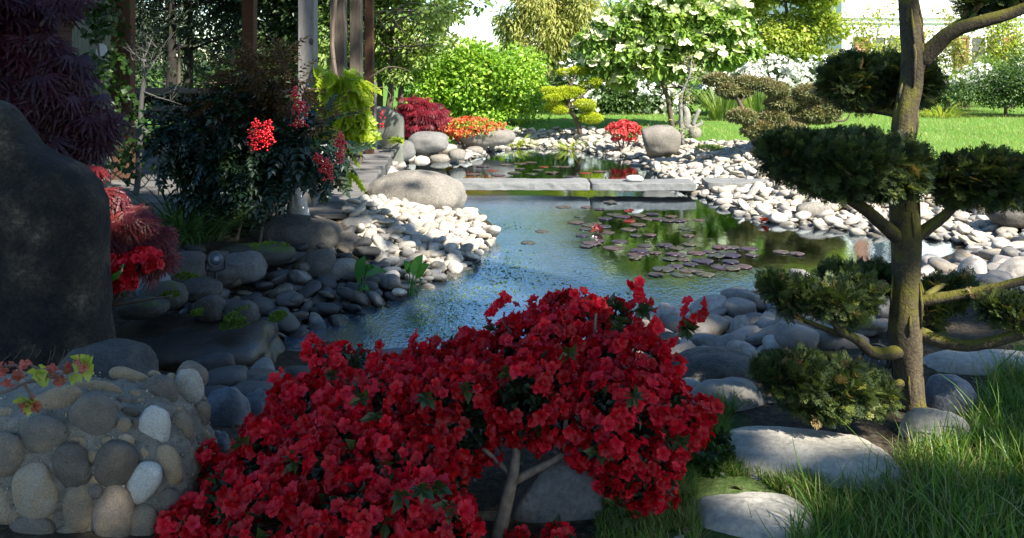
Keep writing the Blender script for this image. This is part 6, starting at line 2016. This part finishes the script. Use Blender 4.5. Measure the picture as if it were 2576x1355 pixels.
aquatic('left of two broad leaved water plants standing at the shaded water edge', 908, 768, [(900, 705, 18, -62, 14), (922, 692, 50, -8, 12), (906, 700, -8, -48, 11), (920, 690, 12, -20, 10), (905, 728, 26, 4, 9), (912, 690, 30, -18, 10)], 1)
aquatic('right of two broad leaved water plants, standing clear in open water', 1037, 752, [(1040, 690, 24, -50, 13), (1030, 690, -14, -34, 9), (1046, 700, 34, -36, 14), (1040, 695, 4, -40, 10), (1024, 692, 14, -10, 9), (1060, 705, -2, 8, 6)], 2)

# ------------------------------------------------------------------ moss, algae, ground cover, grass
def mosspatch(label, spots, lm, n, size, hgt=.0, seed=0, name='moss'):
    m = MB(); rr = np.random.default_rng(seed)
    for (x, y, rx, ry, z) in spots:
        c = G(x, y, z) if z is not None else onground(x, y)
        d = c[1]
        a = rr.random((n, 2)) * 2 - 1
        a = a[(a ** 2).sum(1) < 1]
        dep = ry / FOC * d * d / (CAMZ - c[2]) * .9
        p = c + np.stack([a[:, 0] * rx / FOC * d, a[:, 1] * dep, .03 * (1 - (a ** 2).sum(1)) * hgt + 0 * a[:, 0]], 1)
        kk = fbm(p * 14, 5, 3) > -.15; p = p[kk]; p[:, 2] += .012 * fbm(p * 22, 2, 2)
        leaves(m, TL, p, np.repeat([[0, 0, 1.]], len(p), 0), rr.random(len(p)), size, .4, 0, .6, seed)
    o = m.build(name, lm); return tag(o, label, 'moss', kind='stuff')


mosspatch('yellow green moss on the rocks of the left bank', [(672, 621, 56, 7, .36), (420, 768, 24, 6, .36), (600, 795, 32, 22, .27), (700, 800, 20, 14, .2), (498, 790, 14, 10, .3), (430, 745, 22, 5, .38), (590, 818, 36, 14, .24), (470, 700, 30, 5, .38)], L_MOSS, 1100, .012, .5, 3)
mosspatch('bright mossy turf tongue on the white pebbles', [(1858, 384, 48, 8, .22), (1790, 376, 40, 5, .24)], L_LAWN, 900, .04, 1, 4)

def polyfill(poly_ov, z, n, seed):
    rr = np.random.default_rng(seed)
    poly = np.array([G(x, y, z)[:2] for x, y in poly_ov])
    lo, hi = poly.min(0), poly.max(0)
    c = lo + (hi - lo) * rr.random((n * 6, 2))
    c = c[in_poly(c, poly)][:n]
    return c


def blades(name, label, c, h, w_, bend, lm, seed, free=True, clump=.5, tonec=2.0, kind='stuff'):
    rr = np.random.default_rng(seed)
    if free:
        for kx, ky, ka, kb in KEEP:
            c = c[((c[:, 0] - kx) / ka) ** 2 + ((c[:, 1] - ky) / kb) ** 2 > .95]
    n = len(c)
    p = np.stack([c[:, 0], c[:, 1], ground_z(c[:, 0], c[:, 1]) - .005], 1)
    a = rr.uniform(0, 6.28, n)
    nz = fbm(p * 4.5, seed, 2)
    out = np.stack([np.cos(a), np.sin(a), 0 * a], 1)
    zv = unit(np.stack([rr.normal(size=n) * .28 + .15 * nz, rr.normal(size=n) * .28, np.ones(n)], 1))
    yv = unit(out - (out * zv).sum(1, keepdims=True) * zv)
    R = np.stack([np.cross(yv, zv), yv, zv], 2)
    ln = h * rr.uniform(.45, 1.25, n) * (1 + clump * nz)
    m = MB()
    tpl = [T_blade(4, w_, b) for b in (bend * .3, bend, bend * 1.7)]
    tone = np.clip(.5 + .4 * fbm(p * tonec, seed + 3, 2) + .3 * rr.normal(size=n), 0, 1)
    for i in range(3):
        k = np.arange(n) % 3 == i
        scatter(m, tpl[i], p[k], R[k], ln[k], tone[k])
    o = m.build(name, lm)
    return tag(o, label, 'grass', kind=kind)


NG = [(1960, 1500), (2010, 1310), (2070, 1250), (2180, 1245), (2250, 1190), (2335, 1140), (2430, 1085), (2475, 980), (2560, 900), (2700, 860), (3200, 900), (3400, 1500)]
blades('tall_grass', 'tall uncut green grass in the near right corner', polyfill(NG, .3, 21000, 11), .088, .022, .5, L_GRASS, 12)
blades('tall_grass', 'a few long blades standing above the near right turf', polyfill(NG, .3, 900, 31), .15, .014, .5, L_GRASS, 32)
blades('tall_grass', 'fine short turf between the stepping stones under the azalea', polyfill([(1500, 1400), (1505, 1280), (1540, 1230), (1640, 1230), (1700, 1180), (1740, 1085), (1800, 1040), (1835, 1075), (1830, 1180), (1990, 1225), (2060, 1260), (2010, 1300), (1900, 1225), (1750, 1220), (1760, 1400)], .28, 14000, 13), .045, .03, .5, L_GRASS, 14)
blades('tall_grass', 'grass tuft between the veined stone and the largest stepping stone', polyfill([(1770, 1040), (1790, 1080), (1850, 1060), (1870, 1030), (1830, 1030)], .28, 500, 15), .09, .02, .5, L_GRASS, 16)
# stray long blades leaning over the stones
m = MB()
for pts, w_ in [([(2055, 1270), (2030, 1220), (2005, 1150), (1988, 1080)], .004), ([(2045, 1255), (2000, 1300), (1985, 1310)], .002), ([(2130, 1260), (2120, 1200), (2105, 1150)], .002), ([(2240, 1190), (2150, 1090), (2065, 1010)], .0022), ([(2360, 1010), (2400, 900), (2420, 840)], .002), ([(2290, 1040), (2200, 980), (2160, 950)], .0018), ([(2190, 1230), (2170, 1180), (2180, 1120)], .002), ([(2470, 1050), (2455, 950), (2440, 880)], .0025), ([(2520, 1020), (2500, 900), (2450, 850)], .0025), ([(1905, 1360), (1890, 1300), (1880, 1262)], .002), ([(1960, 1400), (1940, 1310), (1925, 1275)], .003)]:
    q = spline([P(x, y, G(pts[0][0], min(pts[0][1], 1330), .3)[1] - .02 * i) for i, (x, y) in enumerate(pts)], 10)
    wv = (np.linspace(1, .1, 10) * w_)[:, None] * np.array([.9, .4, .1])
    m.add(np.concatenate([q - wv, q + wv]), [[(i, i + 1, 10 + i + 1, 10 + i) for i in range(9)]], r.random() * .8)
o = m.build('grass_blades', L_GRASS); tag(o, 'long stray grass blades bent over the stepping stones', 'grass', kind='stuff')
# small leafy ground cover by the stepping stone
c = polyfill([(1725, 1150), (1760, 1120), (1830, 1140), (1845, 1190), (1800, 1220), (1730, 1215)], .29, 700, 17)
m = MB(); p = np.stack([c[:, 0], c[:, 1], ground_z(c[:, 0], c[:, 1]) + rng.uniform(.0, .05, len(c))], 1)
leaves(m, TLW, p, np.repeat([[0, -.3, .8]], len(p), 0), rng.random(len(p)), .022, .3, 0, .9, 18)
o = m.build('ground_cover', L_VINE); tag(o, 'small leaved ground cover left of the largest stepping stone', 'ground cover', kind='stuff')
# lawn
lc = np.concatenate([polyfill([(1720, 368), (1800, 384), (1900, 396), (2000, 410), (2150, 434), (2330, 460), (2576, 490), (2700, 500), (2800, 250), (1500, 262), (1080, 268), (1130, 338), (1290, 332), (1440, 334), (1540, 342), (1640, 354)], .28, 90000, 19)])
lc = lc[lc[:, 1] < 24]
keepd = np.random.default_rng(3).random(len(lc)) < np.clip(12 / lc[:, 1], .2, 1)
blades('lawn_grass', 'sunlit mown lawn grass stretching to the house', lc[keepd], .06, .05, .5, L_LAWN, 20, clump=.35, tonec=.8)
# algae under water, its green also standing in for reflected leaves; surface specks
m = MB(); rr = np.random.default_rng(21)
c = polyfill([(830, 800), (900, 770), (1030, 735), (1110, 690), (1170, 660), (1260, 640), (1330, 680), (1300, 760), (1200, 830), (1100, 880), (930, 890), (840, 860)], 0, 15000, 22)
k = fbm(np.stack([c[:, 0] * 2.2, c[:, 1] * 1.6, 0 * c[:, 0]], 1), 23, 3) > -.05
c = c[k]
p = np.stack([c[:, 0], c[:, 1], rr.uniform(-.02, .001, len(c))], 1)
leaves(m, TLN, p, rand_dirs(len(p), rr) * [1, 1, .15], rr.random(len(p)), .022, .5, 0, .06, 24)
o = m.build('algae', L_ALG); tag(o, 'yellow green algae drifting under the surface near the left shore', 'algae', kind='stuff')
m = MB()
c = polyfill([(1150, 700), (1200, 560), (1500, 560), (1560, 700), (1640, 760), (1560, 800), (1300, 840), (1150, 800)], 0, 900, 25)
k = fbm(np.stack([c[:, 0] * 3, c[:, 1] * 1.8, 0 * c[:, 0]], 1), 26, 3) > .05
c = c[k]; p = np.stack([c[:, 0], c[:, 1], .003 + 0 * c[:, 0]], 1)
leaves(m, TLN, p, rand_dirs(len(p), rr) * [1, 1, 0], rr.random(len(p)), .03, .5, 0, .02, 27)
o = m.build('pond_weed', L_SHRUB); tag(o, 'dark specks of pond weed floating on the blue water', 'pond weed', kind='stuff')
# leaf litter on soil of the banks
m = MB()
c = np.stack([rr.uniform(-4, 4, 2500), rr.uniform(1.6, 6.5, 2500)], 1)
z = ground_z(c[:, 0], c[:, 1]); k = z > .12; c = c[k]; z = z[k]
p = np.stack([c[:, 0], c[:, 1], z + .006], 1)
leaves(m, TL, p, rand_dirs(len(p), rr) * [1, 1, .15], rr.random(len(p)), .03, .5, 0, .1, 28)
o = m.build('leaf_litter', leaf_mat('dead_leaves', [(.05, .03, .015), (.11, .065, .03), (.18, .12, .06)], .1)); tag(o, 'dry leaf litter scattered on the bare soil of the banks', 'leaf litter', kind='stuff')

# ------------------------------------------------------------------ unseen tall trees placed behind and beside the viewer to shade the near garden
# leaves are cut from the crowns along sun rays to light chosen spots
SPOTS = [(P(300, 455, 8.0), .25), (P(380, 462, 8.0), .25), (P(450, 450, 8.2), .2), (P(765, 40, 6.75), .08), (P(768, 120, 6.75), .05), (P(765, 210, 6.75), .08), (P(10, 262, 3.1), .05),
         (P(270, 480, 3.7), .09), (P(285, 545, 3.7), .04), (P(2275, 310, 2.68), .08), (P(2285, 260, 2.68), .08), (P(2290, 210, 2.68), .05), (P(2280, 880, 2.66), .03), (P(1985, 775, 2.6), .03), (P(2140, 800, 2.58), .03),
         (P(2430, 1180, 2.3), .03), (P(2190, 1140, 2.4), .04), (P(1960, 1115, 2.45), .03), (P(1810, 1000, 2.8), .03), (P(2360, 1070, 2.6), .03), (P(1900, 1260, 2.15), .03), (P(420, 1180, 1.95), .06), (P(800, 560, 6.0), .06), (P(705, 590, 6.0), .04), (P(880, 490, 7.2), .15), (P(905, 470, 7.6), .1),
         (P(430, 1190, 1.95), .0), (P(665, 335, 5.2), .05)]


def open_gaps(pos):
    k = np.ones(len(pos), bool)
    for t, rr_ in SPOTS:
        dv = pos - t
        k &= np.linalg.norm(dv - (dv @ SUN)[:, None] * SUN, axis=1) > (rr_ * 1.7 + .1 if rr_ > 0 else .1)
    return k


def shade_tree(label, base, crown, n, seed, size=.2):
    t = thing('shade_tree', label, 'tree', base)
    cl = [crown]
    b = np.array(base, float); c = np.array(crown[:3])
    m = MB(); tube(m, spline([b - [0, 0, .1], b * .5 + c * [.5, .5, .35] + [0, 0, .3], c], 12), np.linspace(.28, .08, 12), 10, bark=.1); m.build('trunk', B_BARK, t, smooth=True)
    m = MB(); pos, out, tone, _ = crown_pts(cl, n, 42, .24, .25, seed)
    gk = open_gaps(pos); pos, out, tone = pos[gk], out[gk], tone[gk]
    leaves(m, TLW, pos, out, tone, size, .3, .2, .8, seed); m.build('crown', L_MID, t)


def shade(label, x0, y0, h, rad, n, seed, trunk):
    s = np.array([SUN[0], SUN[1], 0]) / SUN[2] * h
    shade_tree(label, trunk, (x0 + s[0], y0 + s[1], h, *rad), n, seed)


shade('tall leafy tree behind the viewer shading the azalea', .9, .7, 8.5, (4.2, 3.6, 3.6), 17000, 401, (6.5, -6.5, .3))
shade('second tall leafy tree behind the viewer shading the near right corner', 5.6, .9, 8.5, (3.6, 3.6, 3.6), 15000, 402, (13, -5.5, .3))
shade('tall tree behind the viewer shading the cobble wall', -4.0, 1.5, 9.0, (4.0, 3.8, 3.8), 15000, 403, (.5, -7.0, .3))
shade('tall leaning tree by the viewer shading the pavilion', -7.4, 8.4, 11.5, (4.4, 4.8, 3.6), 15000, 404, (4.6, -3.0, .3))
shade('tall tree by the viewer shading the far left bank', -7.2, 11.8, 13.0, (4.6, 3.0, 2.4), 9000, 405, (8.8, -1.5, .3))
shade('tall slender tree behind the viewer shading the left bank', -3.6, 4.8, 9.5, (2.9, 2.9, 2.9), 11000, 406, (2.4, -6.5, .3))
